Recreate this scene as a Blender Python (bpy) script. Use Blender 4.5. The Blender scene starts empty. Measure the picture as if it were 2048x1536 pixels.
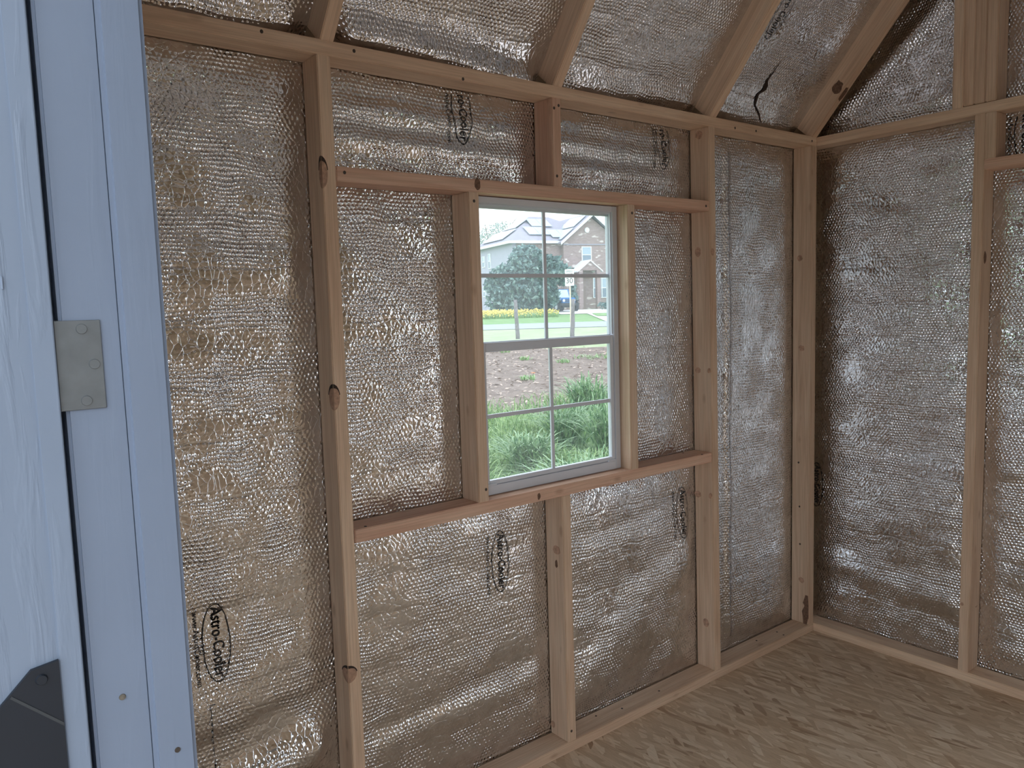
import bpy, bmesh, math, random
from mathutils import Vector, Matrix, noise
random.seed(7)
PI = math.pi
sc = bpy.context.scene
COL = sc.collection

# ------------------------------------------------------------------ camera
CAM = Vector((-3.2046, -1.9142, 1.5282))
YAW, PITCH, ROLL, FPX = map(float, (37.8148, -5.5876, -1.7576, 1561.834))
_y, _p, _r = map(math.radians, (YAW, PITCH, ROLL))
FWD = Vector((math.sin(_y) * math.cos(_p), math.cos(_y) * math.cos(_p), math.sin(_p)))
_rt = Vector((math.cos(_y), -math.sin(_y), 0)); _up = _rt.cross(FWD)
RGT = _rt * math.cos(_r) + _up * math.sin(_r)
UPV = -_rt * math.sin(_r) + _up * math.cos(_r)
cd = bpy.data.cameras.new('camera'); cam = bpy.data.objects.new('camera', cd); COL.objects.link(cam)
cd.sensor_fit = 'HORIZONTAL'; cd.sensor_width = 36.0; cd.lens = FPX / 2048 * 36.0
cd.clip_start = 0.02; cd.clip_end = 600
cam.matrix_world = Matrix(((RGT.x, UPV.x, -FWD.x, CAM.x), (RGT.y, UPV.y, -FWD.y, CAM.y), (RGT.z, UPV.z, -FWD.z, CAM.z), (0, 0, 0, 1)))
sc.camera = cam

# ------------------------------------------------------------------ overcast sky, exposure
wd = bpy.data.worlds.new('overcast_sky'); sc.world = wd; wd.use_nodes = True
bg = wd.node_tree.nodes['Background']
bg.inputs[0].default_value = (0.83, 0.915, 1.0, 1); bg.inputs[1].default_value = 1.36
sc.view_settings.view_transform = 'Standard'; sc.view_settings.look = 'None'
sc.view_settings.gamma = 1.0; sc.view_settings.use_curve_mapping = False
sc.view_settings.exposure = 0.90
sc.cycles.max_bounces = 9; sc.cycles.diffuse_bounces = 5; sc.cycles.glossy_bounces = 6
sc.cycles.sample_clamp_indirect = 6.0
sc.cycles.adaptive_threshold = 0.06
sc.cycles.transparent_max_bounces = 12
sc.cycles.caustics_reflective = True

# ------------------------------------------------------------------ helpers
def pix(u, v, axis, val):
    """where the sight line through a photo pixel meets an axis-aligned plane"""
    d = FWD + RGT * ((u - 1024) / FPX) + UPV * ((768 - v) / FPX)
    s = (val - CAM[axis]) / d[axis]
    return CAM + d * s
def link(name, me, mat, parent=None):
    o = bpy.data.objects.new(name, me); COL.objects.link(o)
    if mat is not None and len(me.materials) == 0: me.materials.append(mat)
    if parent is not None: o.parent = parent
    return o
def tag(o, label=None, cat=None, group=None, kind=None):
    if label: o['label'] = label
    if cat: o['category'] = cat
    if group: o['group'] = group
    if kind: o['kind'] = kind
    return o
def empty(name, loc=(0, 0, 0), rz=0):
    o = bpy.data.objects.new(name, None); COL.objects.link(o)
    o.location = loc; o.rotation_euler = (0, 0, rz); o.empty_display_size = .1
    return o
def bm_mesh(bm, name, smooth=False):
    me = bpy.data.meshes.new(name); bm.to_mesh(me); bm.free()
    if smooth:
        for p in me.polygons: p.use_smooth = True
    return me
def add_box(bm, lo, hi, M=None):
    vs = [bm.verts.new(Vector((x, y, z))) for x in (lo[0], hi[0]) for y in (lo[1], hi[1]) for z in (lo[2], hi[2])]
    for f in ((0, 1, 3, 2), (4, 6, 7, 5), (0, 4, 5, 1), (2, 3, 7, 6), (0, 2, 6, 4), (1, 5, 7, 3)):
        bm.faces.new([vs[i] for i in f])
    if M is not None:
        for v in vs: v.co = M @ v.co
    return vs
def box(name, lo, hi, mat, parent=None, bev=0.0, M=None):
    bm = bmesh.new(); add_box(bm, lo, hi, M)
    bmesh.ops.recalc_face_normals(bm, faces=bm.faces[:])
    if bev: bmesh.ops.bevel(bm, geom=bm.edges[:], offset=bev, segments=2, affect='EDGES')
    return link(name, bm_mesh(bm, name), mat, parent)
def cyl(bm, a, b, r0, r1=None, n=12, caps=True):
    a, b = Vector(a), Vector(b); r1 = r0 if r1 is None else r1
    d = (b - a).normalized(); q = d.to_track_quat('Z', 'Y').to_matrix()
    A, B = [], []
    for i in range(n):
        c = Vector((math.cos(2 * PI * i / n), math.sin(2 * PI * i / n), 0))
        A.append(bm.verts.new(a + q @ (c * r0))); B.append(bm.verts.new(b + q @ (c * r1)))
    for i in range(n):
        bm.faces.new((A[i], A[(i + 1) % n], B[(i + 1) % n], B[i]))
    if caps: bm.faces.new(A[::-1]); bm.faces.new(B)
def prism(bm, pts, d):
    """closed polygon pts (3d) extruded by d"""
    d = Vector(d); A = [bm.verts.new(Vector(p)) for p in pts]; B = [bm.verts.new(Vector(p) + d) for p in pts]
    n = len(A); bm.faces.new(A); bm.faces.new(B[::-1])
    for i in range(n): bm.faces.new((A[i], B[i], B[(i + 1) % n], A[(i + 1) % n]))
    bmesh.ops.recalc_face_normals(bm, faces=bm.faces[:])

# ------------------------------------------------------------------ materials
class N:
    def __init__(s, name):
        s.m = bpy.data.materials.new(name); s.m.use_nodes = True
        s.t = s.m.node_tree; s.b = s.t.nodes['Principled BSDF']; s.out = s.t.nodes['Material Output']
    def n(s, typ, **kw):
        nd = s.t.nodes.new('ShaderNode' + typ)
        for k, v in kw.items():
            if k.startswith('i_'):
                key = k[2:]; nd.inputs[int(key) if key.isdigit() else key.replace('_', ' ')].default_value = v
            else: setattr(nd, k, v)
        return nd
    def l(s, a, b): s.t.links.new(a, b); return s
    def math(s, op, a, b=None):
        nd = s.n('Math', operation=op)
        for i, x in enumerate((a, b)):
            if x is None: continue
            if isinstance(x, (int, float)): nd.inputs[i].default_value = x
            else: s.l(x, nd.inputs[i])
        return nd.outputs[0]
    def ramp(s, fac, stops):
        nd = s.n('ValToRGB'); e = nd.color_ramp.elements
        while len(e) < len(stops): e.new(0.5)
        for i, (p, c) in enumerate(stops):
            e[i].position = p; e[i].color = (*c, 1) if len(c) == 3 else c
        s.l(fac, nd.inputs[0]); return nd.outputs[0]
    def mix(s, fac, a, b, blend='MIX'):
        nd = s.n('Mix', data_type='RGBA', blend_type=blend)
        for sock, x in ((nd.inputs[0], fac), (nd.inputs[6], a), (nd.inputs[7], b)):
            if isinstance(x, (int, float)): sock.default_value = x
            elif isinstance(x, tuple): sock.default_value = (*x, 1)
            else: s.l(x, sock)
        return nd.outputs[2]
    def bump(s, h, dist, strength=1.0, prev=None):
        nd = s.n('Bump'); nd.inputs['Strength'].default_value = strength; nd.inputs['Distance'].default_value = dist
        s.l(h, nd.inputs['Height'])
        if prev is not None: s.l(prev, nd.inputs['Normal'])
        return nd.outputs[0]
    def set(s, **kw):
        for k, v in kw.items():
            sock = s.b.inputs[k.replace('_', ' ')]
            if hasattr(v, 'links'): s.l(v, sock)
            else: sock.default_value = (*v, 1) if isinstance(v, tuple) and len(v) == 3 else v
        return s.m
def plain(name, col, rough=.6, metal=0.0, var=0.08, scale=8):
    k = N(name); tc = k.n('TexCoord'); nz = k.n('TexNoise'); nz.inputs['Scale'].default_value = scale; nz.inputs['Detail'].default_value = 4
    k.l(tc.outputs['Object'], nz.inputs['Vector'])
    c = k.ramp(nz.outputs[0], [(.3, tuple(x * (1 - var) for x in col)), (.7, tuple(min(1, x * (1 + var)) for x in col))])
    return k.set(Base_Color=c, Roughness=rough, Metallic=metal)

def mat_pine(name, c1, c2, c3):
    k = N(name); tc = k.n('TexCoord'); oi = k.n('ObjectInfo')
    off = k.n('VectorMath', operation='SCALE'); k.l(oi.outputs['Location'], off.inputs[0]); off.inputs['Scale'].default_value = 0.0
    cmb = k.n('CombineXYZ'); r = k.math('MULTIPLY', oi.outputs['Random'], 37.0)
    k.l(r, cmb.inputs[0]); k.l(r, cmb.inputs[1]); k.l(r, cmb.inputs[2])
    ad = k.n('VectorMath', operation='ADD'); k.l(tc.outputs['Object'], ad.inputs[0]); k.l(cmb.outputs[0], ad.inputs[1])
    mp = k.n('Mapping'); mp.inputs['Scale'].default_value = (1.1, 16, 16); k.l(ad.outputs[0], mp.inputs[0])
    n1 = k.n('TexNoise'); n1.inputs['Scale'].default_value = 2.2; n1.inputs['Detail'].default_value = 5; n1.inputs['Distortion'].default_value = .6; k.l(mp.outputs[0], n1.inputs['Vector'])
    mp2 = k.n('Mapping'); mp2.inputs['Scale'].default_value = (3, 120, 120); k.l(ad.outputs[0], mp2.inputs[0])
    n2 = k.n('TexNoise'); n2.inputs['Scale'].default_value = 2.0; n2.inputs['Detail'].default_value = 3; k.l(mp2.outputs[0], n2.inputs['Vector'])
    base = k.ramp(n1.outputs[0], [(.28, c2), (.5, c1), (.72, c3)])
    fine = k.ramp(n2.outputs[0], [(.35, (.82, .80, .77)), (.62, (1.04, 1.04, 1.04))])
    c = k.mix(.75, base, fine, 'MULTIPLY')
    tint = k.ramp(oi.outputs['Random'], [(0, (.88, .86, .84)), (.5, (1, .97, .94)), (1, (1.06, 1.06, 1.03))])
    c = k.mix(1.0, c, tint, 'MULTIPLY')
    # small faded knots
    vo = k.n('TexVoronoi'); vo.inputs['Scale'].default_value = 1.0
    mp3 = k.n('Mapping'); mp3.inputs['Scale'].default_value = (5.0, 11, 11); k.l(ad.outputs[0], mp3.inputs[0]); k.l(mp3.outputs[0], vo.inputs['Vector'])
    kn = k.ramp(vo.outputs['Distance'], [(.05, (1, 1, 1)), (.13, (0, 0, 0))])
    c = k.mix(k.math('MULTIPLY', kn, .45), c, (.30, .16, .09))
    nb = k.bump(n2.outputs[0], .0007, .6)
    return k.set(Base_Color=c, Roughness=.62, Normal=nb)
PINE = mat_pine('pine_lumber', (.72, .53, .385), (.63, .435, .305), (.78, .61, .46))
PINE_RED = mat_pine('reddish_fir_lumber', (.70, .455, .335), (.60, .35, .25), (.76, .54, .41))

def mat_foil():
    k = N('bubble_foil'); uv = k.n('UVMap'); uv.uv_map = 'UVMap'
    P = uv.outputs[0]
    dn = k.n('TexNoise'); dn.inputs['Scale'].default_value = 14; dn.inputs['Detail'].default_value = 0; k.l(P, dn.inputs['Vector'])
    sub = k.n('VectorMath', operation='SUBTRACT'); k.l(dn.outputs['Color'], sub.inputs[0]); sub.inputs[1].default_value = (.5, .5, .5)
    scl = k.n('VectorMath', operation='SCALE'); k.l(sub.outputs[0], scl.inputs[0]); scl.inputs['Scale'].default_value = .018
    ad = k.n('VectorMath', operation='ADD'); k.l(P, ad.inputs[0]); k.l(scl.outputs[0], ad.inputs[1])
    K = 4 * PI / (math.sqrt(3) * .0128); waves = None
    for ang in (90, 210, 330):
        d = k.n('VectorMath', operation='DOT_PRODUCT'); k.l(ad.outputs[0], d.inputs[0])
        d.inputs[1].default_value = (K * math.cos(math.radians(ang)), K * math.sin(math.radians(ang)), 0)
        w = k.math('COSINE', d.outputs['Value'])
        waves = w if waves is None else k.math('ADD', waves, w)
    hexh = k.math('MULTIPLY', waves, .3)
    # patches where the bubbles print strongly or barely
    pn = k.n('TexNoise'); pn.inputs['Scale'].default_value = 7; pn.inputs['Detail'].default_value = 1; k.l(P, pn.inputs['Vector'])
    pw = k.ramp(pn.outputs[0], [(.35, (.15, .15, .15)), (.65, (1, 1, 1))])
    hexh = k.math('MULTIPLY', hexh, pw)
    nb = k.bump(hexh, .0017, 1.0)
    # creases: sideways wrinkles and random crumple
    mp = k.n('Mapping'); mp.inputs['Scale'].default_value = (9, 34, 1); k.l(P, mp.inputs[0])
    n1 = k.n('TexNoise'); n1.inputs['Scale'].default_value = 1.0; n1.inputs['Detail'].default_value = 2.5; k.l(mp.outputs[0], n1.inputs['Vector'])
    nb = k.bump(n1.outputs[0], .0020, 1.0, nb)
    vo = k.n('TexVoronoi', feature='DISTANCE_TO_EDGE'); vo.inputs['Scale'].default_value = 52
    mp2 = k.n('Mapping'); mp2.inputs['Scale'].default_value = (1, .75, 1); k.l(ad.outputs[0], mp2.inputs[0]); k.l(mp2.outputs[0], vo.inputs['Vector'])
    nb = k.bump(k.math('POWER', vo.outputs[0], .5), .0022, .65, nb)
    sp = k.n('SeparateXYZ'); k.l(ad.outputs[0], sp.inputs[0]); sp2 = k.n('SeparateColor'); k.l(dn.outputs['Color'], sp2.inputs[0])
    fr = k.math('FRACT', k.math('ADD', k.math('MULTIPLY', sp.outputs[1], 6.9), k.math('MULTIPLY', pn.outputs[0], .28)))
    cr = k.math('MINIMUM', k.math('MULTIPLY', k.math('ABSOLUTE', k.math('SUBTRACT', fr, .5)), 26.0), 1.0)
    nb = k.bump(cr, .0012, .7, nb)
    cn = k.n('TexNoise'); cn.inputs['Scale'].default_value = 30; cn.inputs['Detail'].default_value = 1; k.l(P, cn.inputs['Vector'])
    c = k.ramp(cn.outputs[0], [(.3, (.68, .69, .71)), (.7, (.80, .81, .835))])
    return k.set(Base_Color=c, Metallic=1.0, Roughness=.085, Normal=nb)
FOIL = mat_foil()
INK = plain('black_print_ink', (.02, .02, .022), .5)

def mat_osb():
    k = N('strand_board'); tc = k.n('TexCoord'); out = None; acc = None
    for i, (ang, sx, sy, off) in enumerate(((82, 7.5, 33, 0), (114, 7, 36, 3.1), (56, 8.5, 44, 7.7), (97, 11, 66, 1.9))):
        mp = k.n('Mapping'); mp.inputs['Rotation'].default_value = (0, 0, math.radians(-ang)); mp.inputs['Location'].default_value = (off, off * 1.7, 0); k.l(tc.outputs['Object'], mp.inputs[0])
        m2 = k.n('Mapping'); m2.inputs['Scale'].default_value = (sx, sy, 0); k.l(mp.outputs[0], m2.inputs[0])
        vo = k.n('TexVoronoi'); vo.inputs['Scale'].default_value = 1.0; vo.inputs['Randomness'].default_value = 1; k.l(m2.outputs[0], vo.inputs['Vector'])
        sp = k.n('SeparateColor'); k.l(vo.outputs['Color'], sp.inputs[0])
        col = k.ramp(sp.outputs[0], [(0, (.36, .23, .14)), (.07, (.50, .35, .225)), (.45, (.60, .445, .30)), (.75, (.68, .52, .365)), (1, (.77, .63, .47))])
        if acc is None: acc = col; hgt = sp.outputs[1]
        else:
            msk = k.math('GREATER_THAN', sp.outputs[2], .55)
            acc = k.mix(msk, acc, col)
    fn = k.n('TexNoise'); fn.inputs['Scale'].default_value = 1; fn.inputs['Detail'].default_value = 5
    m3 = k.n('Mapping'); m3.inputs['Rotation'].default_value = (0, 0, math.radians(-88)); m3.inputs['Scale'].default_value = (1, 1, 1); k.l(tc.outputs['Object'], m3.inputs[0])
    m4 = k.n('Mapping'); m4.inputs['Scale'].default_value = (25, 220, 1); k.l(m3.outputs[0], m4.inputs[0]); k.l(m4.outputs[0], fn.inputs['Vector'])
    fr = k.ramp(fn.outputs[0], [(.3, (.78, .76, .74)), (.6, (1.05, 1.05, 1.05))])
    acc = k.mix(.7, acc, fr, 'MULTIPLY')
    dn = k.n('TexNoise'); dn.inputs['Scale'].default_value = 3.0; dn.inputs['Detail'].default_value = 3; k.l(tc.outputs['Object'], dn.inputs['Vector'])
    acc = k.mix(k.ramp(dn.outputs[0], [(.4, (0, 0, 0)), (.75, (.45, .45, .45))]), acc, (.60, .48, .36))
    nb = k.bump(hgt, .0006, .5)
    return k.set(Base_Color=acc, Roughness=.7, Normal=nb)
OSB = mat_osb()
def mat_paint(name, col, grain):
    k = N(name); tc = k.n('TexCoord')
    mp = k.n('Mapping'); mp.inputs['Scale'].default_value = (60, 60, 6); k.l(tc.outputs['Object'], mp.inputs[0])
    n1 = k.n('TexNoise'); n1.inputs['Scale'].default_value = 1; n1.inputs['Detail'].default_value = 4; n1.inputs['Distortion'].default_value = .8; k.l(mp.outputs[0], n1.inputs['Vector'])
    n2 = k.n('TexNoise'); n2.inputs['Scale'].default_value = 9; n2.inputs['Detail'].default_value = 5; k.l(tc.outputs['Object'], n2.inputs['Vector'])
    c = k.ramp(n2.outputs[0], [(.3, tuple(x * .95 for x in col)), (.65, col)])
    h = k.ramp(n1.outputs[0], [(.5, (0, 0, 0)), (.75, (1, 1, 1))])
    nb = k.bump(h, grain, .8)
    return k.set(Base_Color=c, Roughness=.45, Normal=nb)
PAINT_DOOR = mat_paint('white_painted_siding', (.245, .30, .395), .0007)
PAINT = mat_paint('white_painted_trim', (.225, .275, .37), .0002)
ALU = plain('white_window_aluminium', (.62, .64, .69), .4, 0.0, .03)
STEEL = plain('dull_zinc_steel', (.20, .215, .225), .5, .6, .08, 60)
NAIL = plain('dark_nail_head', (.06, .045, .035), .6)
RUST = plain('weathered_screw_head', (.20, .18, .15), .55, .5, .3, 200)
KNOT = plain('brown_knot', (.46, .28, .19), .6, 0, .3, 90)
DARK = plain('dark_knot_hole', (.035, .02, .014), .8)
BARK = plain('dark_bark_edge', (.17, .095, .06), .85, 0, .4, 120)
BAREPLY = plain('bare_wood_sheathing', (.62, .46, .32), .75, 0, .12, 6)
PLY = plain('sheathing_board', (.40, .30, .20), .75, 0, .15, 6)
BLACKM = plain('black_coated_steel', (.010, .014, .022), .5, .0, .1)
GREYP = plain('worn_grey_stripe', (.045, .05, .055), .5)
def mat_glass(name, veil, tint):
    k = N(name); k.t.nodes.remove(k.b)
    tr = k.n('BsdfTransparent'); tr.inputs[0].default_value = (*tint, 1)
    gl = k.n('BsdfGlossy'); gl.inputs['Roughness'].default_value = .02
    tl = k.n('BsdfTranslucent'); tl.inputs[0].default_value = (.86, .92, 1, 1)  # bluish veil: dust, plus the washed-out outdoor haze painted in
    fr = k.n('Fresnel'); fr.inputs[0].default_value = 1.45
    m1 = k.n('MixShader'); m1.inputs[0].default_value = veil; k.l(tr.outputs[0], m1.inputs[1]); k.l(tl.outputs[0], m1.inputs[2])
    m2 = k.n('MixShader'); k.l(k.math('MULTIPLY', fr.outputs[0], .8), m2.inputs[0]); k.l(m1.outputs[0], m2.inputs[1]); k.l(gl.outputs[0], m2.inputs[2])
    k.l(m2.outputs[0], k.out.inputs[0]); return k.m
GLASS = mat_glass('hazy_dusty_window_glass', .115, (.97, .985, 1))
GLASS2 = mat_glass('window_glass', .045, (.97, .985, .99))

# ------------------------------------------------------------------ lumber
def board(name, A, B, wdir, w, t, mat=None, parent=None, bev=.0022):
    """a stick of lumber from A to B (centre line); w measured along wdir, t across"""
    A, B = Vector(A), Vector(B); X = (B - A); L = X.length; X.normalize()
    Y = Vector(wdir); Y = (Y - X * Y.dot(X)).normalized(); Z = X.cross(Y)
    o = box(name, (-L / 2, -w / 2, -t / 2), (L / 2, w / 2, t / 2), mat or PINE, parent, bev)
    c = (A + B) / 2
    o.matrix_world = Matrix(((X.x, Y.x, Z.x, c.x), (X.y, Y.y, Z.y, c.y), (X.z, Y.z, Z.z, c.z), (0, 0, 0, 1)))
    return o
T, W = .038, .089
def disc(name, par, c, n, rx, rz, mat, th=.0012, up=(0, 0, 1), rag=0.0):
    """a thin raised oval on a face of a board"""
    c, n = Vector(c), Vector(n).normalized(); up = Vector(up); up = (up - n * up.dot(n)).normalized(); sx = up.cross(n)
    pts = []
    for i in range(14):
        a = 2 * PI * i / 14; q = 1 + random.uniform(-rag, rag)
        pts.append(c + sx * (math.cos(a) * rx * q) + up * (math.sin(a) * rz * q))
    bm = bmesh.new(); prism(bm, [p - n * .0006 for p in pts], n * (th + .0006))
    return child(name, bm, mat, par)
def child(name, bm, mat, par):
    o = link(name, bm_mesh(bm, name), mat)
    o.parent = par; o.matrix_parent_inverse = par.matrix_world.inverted()
    return o

# ------------------------------------------------------------------ foil panels
def nz(x, y, s=0.0): return noise.noise(Vector((x, y, s)))
def foil_panel(name, parent, org, eu, ev, en, du, dv, disp, step=.014, cut=None):
    """foil sheet: org + u*eu + v*ev, puckered along en by disp(u, v)"""
    org, eu, ev, en = map(Vector, (org, eu, ev, en))
    nu, nv = max(2, int(du / step)), max(2, int(dv / step))
    bm = bmesh.new(); uvl = bm.loops.layers.uv.new('UVMap'); V = {}; UV = {}
    for j in range(nv + 1):
        for i in range(nu + 1):
            u, v = du * i / nu, dv * j / nv
            p = org + eu * u + ev * v + en * disp(u, v)
            V[i, j] = bm.verts.new(p); UV[V[i, j]] = (u + org.x * 1.7 + org.y * 2.3, v + org.z)
    for j in range(nv):
        for i in range(nu):
            if cut and cut(du * (i + .5) / nu, dv * (j + .5) / nv): continue
            f = bm.faces.new((V[i, j], V[i + 1, j], V[i + 1, j + 1], V[i, j + 1])); f.smooth = True
            for lp in f.loops: lp[uvl].uv = UV[lp.vert]
    for v in [v for v in bm.verts if not v.link_faces]: bm.verts.remove(v)
    o = link(name, bm_mesh(bm, name), FOIL, parent)
    o['_'] = 0; del o['_']
    return o
def fade(u, v, du, dv, e=.09):
    f = lambda a, d: min(1, max(0, min(a, d - a) / e))
    s = lambda q: q * q * (3 - 2 * q)
    return s(f(u, du)) * s(f(v, dv))
def mk_disp(du, dv, seed, amp=.010, bias=.006, extra=None, horiz=1.0):
    def d(u, v):
        k = fade(u, v, du, dv)
        h = bias + amp * nz(u * 2.3 + seed, v * 3.6 * horiz, seed) + amp * .45 * nz(u * 4 + seed * 3, v * 11 * horiz, seed + 5)
        h += amp * .22 * nz(u * 12 + seed, v * 26, seed + 9)
        if extra: h += extra(u, v)
        return max(0.0, k * h)
    return d

# ------------------------------------------------------------------ printed logo on the foil
def text_mesh(body, size):
    cu = bpy.data.curves.new('txt', 'FONT'); cu.body = body; cu.size = size; cu.align_x = 'CENTER'; cu.align_y = 'CENTER'
    cu.resolution_u = 4
    o = bpy.data.objects.new('txt', cu); COL.objects.link(o)
    dg = bpy.context.evaluated_depsgraph_get(); me = bpy.data.meshes.new_from_object(o.evaluated_get(dg))
    bpy.data.objects.remove(o); bpy.data.curves.remove(cu)
    return me
def fit_text(body, width, height):
    me = text_mesh(body, 1.0)
    xs = [v.co.x for v in me.vertices]; ys = [v.co.y for v in me.vertices]
    cx, cy = (max(xs) + min(xs)) / 2, (max(ys) + min(ys)) / 2
    sx, sy = width / (max(xs) - min(xs)), height / (max(ys) - min(ys))
    vs = [((v.co.x - cx) * sx, (v.co.y - cy) * sy) for v in me.vertices]
    fs = [tuple(p.vertices) for p in me.polygons]
    bpy.data.meshes.remove(me); return vs, fs
LOGO = None
def logo_flat():
    """flat print in its own reading frame: x along the words, y towards the letters' tops"""
    global LOGO
    if LOGO: return LOGO
    vs, fs = [], []
    def put(v2, f2, dx, dy, ):
        b = len(vs); vs.extend((x + dx, y + dy) for x, y in v2); fs.extend(tuple(b + i for i in f) for f in f2)
    a, b_, w = .1035, .0355, .0027; n = 72; ring = []; rf = []
    for i in range(n):
        t = 2 * PI * i / n
        ring += [(a * math.cos(t), b_ * math.sin(t)), ((a - w) * math.cos(t), (b_ - w) * math.sin(t))]
    for i in range(n):
        j = (i + 1) % n; rf.append((2 * i, 2 * j, 2 * j + 1, 2 * i + 1))
    put(ring, rf, 0, 0)
    v, f = fit_text('Astro-Cooler', .184, .0285)
    # embolden by printing twice slightly offset
    put(v, f, -.0003, .0050); put(v, f, .0004, .0056)
    v, f = fit_text('www.AstroCooler.com', .195, .0145); put(v, f, .004, -.0475)
    LOGO = (vs, fs); return LOGO
def logo(parent, org, ex, ey, surf, clip=None, name='printed_logo'):
    """ex: reading direction, ey: up direction of the letters; surf(p) puts a point on the foil"""
    org, ex, ey = map(Vector, (org, ex, ey)); vs, fs = logo_flat()
    P = [org + ex * x + ey * y for x, y in vs]
    if clip: fs = [f for f in fs if all(clip(P[i]) for i in f)]
    me = bpy.data.meshes.new(name); me.from_pydata([surf(p) for p in P], [], fs); me.update()
    o = link(name, me, INK, parent); o['label'] = 'black oval logo with maker name and web address, printed sideways'
    return o

# ================================================================== THE SHED
H = 2.1859; TOP = H + T; ZH = 1.8715; ZS = .8997
X0 = -2.988                       # inner face of the door wall
YF = -3.0                         # inner face of the wall behind the camera's right
XJ1, XJ2 = -1.8595, -1.1904
WX0, WX1, WZ0, WZ1 = XJ1 + T, XJ2, ZS + T, ZH
M = 1.1493                        # roof slope

floor = box('floor', (X0 - .1, YF - .1, -.02), (.1, .1, 0), OSB); tag(floor, kind='structure')

# ---- window wall
bm = bmesh.new()
for lo, hi in (((X0 - .1, .095, -.1), (WX0 - .012, .112, TOP + .1)), ((WX1 + .012, .095, -.1), (.112, .112, TOP + .1)),
               ((WX0 - .012, .095, -.1), (WX1 + .012, .112, WZ0 - .012)), ((WX0 - .012, .095, WZ1 + .012), (WX1 + .012, .112, TOP + .1))):
    add_box(bm, lo, hi)
wall_back = link('wall_back', bm_mesh(bm, 'wall_back'), PLY); tag(wall_back, kind='structure')
XS1, XS3, XS4 = -2.3175, -.7331, -.038
yc = W / 2
def vstud(name, xb, xt, z0, z1, mat=None, label=None):
    o = board(name, (xb + T / 2, yc, z0), (xt + T / 2, yc, z1), (0, 1, 0), W, T, mat, wall_back)
    if label: o['label'] = label
    return o
def hplate(name, x0, x1, z, mat=None, label=None):
    o = board(name, (x0, yc, z + T / 2), (x1, yc, z + T / 2), (0, 1, 0), W, T, mat, wall_back)
    if label: o['label'] = label
    return o
hplate('bottom_plate', X0 + .002, -.001, 0)
top_pl = hplate('top_plate', X0 + .002, -.001, H)
stud1 = vstud('stud', XS1 - .001, XS1 + .002, T, H, label='wall stud with dark loose knots left of the window')
stud3 = vstud('stud', XS3 + .011, XS3 - .012, T, H, label='knotty wall stud right of the window')
stud4 = vstud('stud', XS4 - .002, XS4 - .001, T, H, label='corner stud with a strip of bark at its foot')
stud0 = vstud('stud', X0 + .004, X0 + .004, T, H)
header = hplate('window_header', XS1 + T + .003, XS3 - .009, ZH, PINE_RED, 'flat board above the window')
sillb = hplate('window_sill_board', XS1 + T + .003, XS3 - .002, ZS, PINE_RED, 'reddish flat board below the window')
jack1 = vstud('jack_stud', XJ1, XJ1, ZS + T, ZH)
jack2 = vstud('jack_stud', XJ2, XJ2, ZS + T, ZH)
crip1 = vstud('cripple_stud', -1.526, -1.526, ZH + T, H, PINE_RED, 'short reddish stud above the window header')
crip2 = vstud('cripple_stud', -1.5228, -1.5228, T, ZS, None, 'short stud under the window sill board')

FY = .092
def back_surface(disp, x0, z0):
    return lambda p: Vector((p.x, FY - disp(p.x - x0, p.z - z0) - .0024, p.z))
def back_panel(x0, x1, z0, z1, seed, **kw):
    du, dv = x1 - x0, z1 - z0; d = mk_disp(du, dv, seed, **kw)
    o = foil_panel('foil_panel', wall_back, (x0, FY, z0), (1, 0, 0), (0, 0, 1), (0, -1, 0), du, dv, d)
    return o, back_surface(d, x0, z0)
gs = lambda x, c, s: math.exp(-((x - c) / s) ** 2)
# left bay, with a fat roll low down by the stud
pA, sA = back_panel(X0 + .042, XS1 + .004, T, H, 1.3, amp=.013, bias=.010,
    extra=lambda u, v: .030 * gs(v, .16 + .22 * u, .06) * min(1, u / .25) - .012 * gs(v, .30 + .2 * u, .05))
pB, sB = back_panel(XS1 + T, XJ1 + .003, ZS + T, ZH, 4.1, amp=.006, bias=.004)
rolls = lambda k: (lambda u, v: .0075 * math.sin(2 * PI * (v / .082) + .5 * u + k) * (.6 + .4 * nz(u * 2, k)))
pC, sC = back_panel(XS1 + T, -1.523, ZH + T, H, 6.7, amp=.006, bias=.012, extra=rolls(.4))
pD, sD = back_panel(-1.490, XS3 - .008, ZH + T, H, 8.2, amp=.005, bias=.011, extra=rolls(1.5))
pE, sE = back_panel(XJ2 + T, XS3 + .004, ZS + T, ZH, 9.4, amp=.006, bias=.005)
pF, sF = back_panel(XS1 + T, -1.520, T, ZS, 11.9, amp=.009, bias=.008,
    extra=lambda u, v: .006 * gs(v, .185 + .05 * u, .05) * min(1, u / .1) - .006 * gs(v, .25 + .06 * u, .03))
pG, sG = back_panel(-1.487, XS3 + .012, T, ZS, 14.3, amp=.011, bias=.008,
    extra=lambda u, v: .018 * gs(v - .55 * u, .08, .12))
pH, sH = back_panel(XS3 + T, XS4 + .003, T, H, 17.7, amp=.006, bias=.006,
    extra=lambda u, v: .012 * gs(u, .17, .012) + .012 * u)
dn, rt = (0, 0, -1), (1, 0, 0)
logo(pA, (-2.635, FY, .697), dn, rt, sA)
logo(pF, (-1.723, FY, .703), dn, rt, sF)
logo(pG, (-.819, FY, .697), dn, rt, sG)
logo(pC, (-1.815, FY, 2.128), dn, rt, sC, clip=lambda p: p.z < H - .012)
logo(pD, (-.907, FY, 2.128), dn, rt, sD, clip=lambda p: p.z < H - .012)
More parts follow.
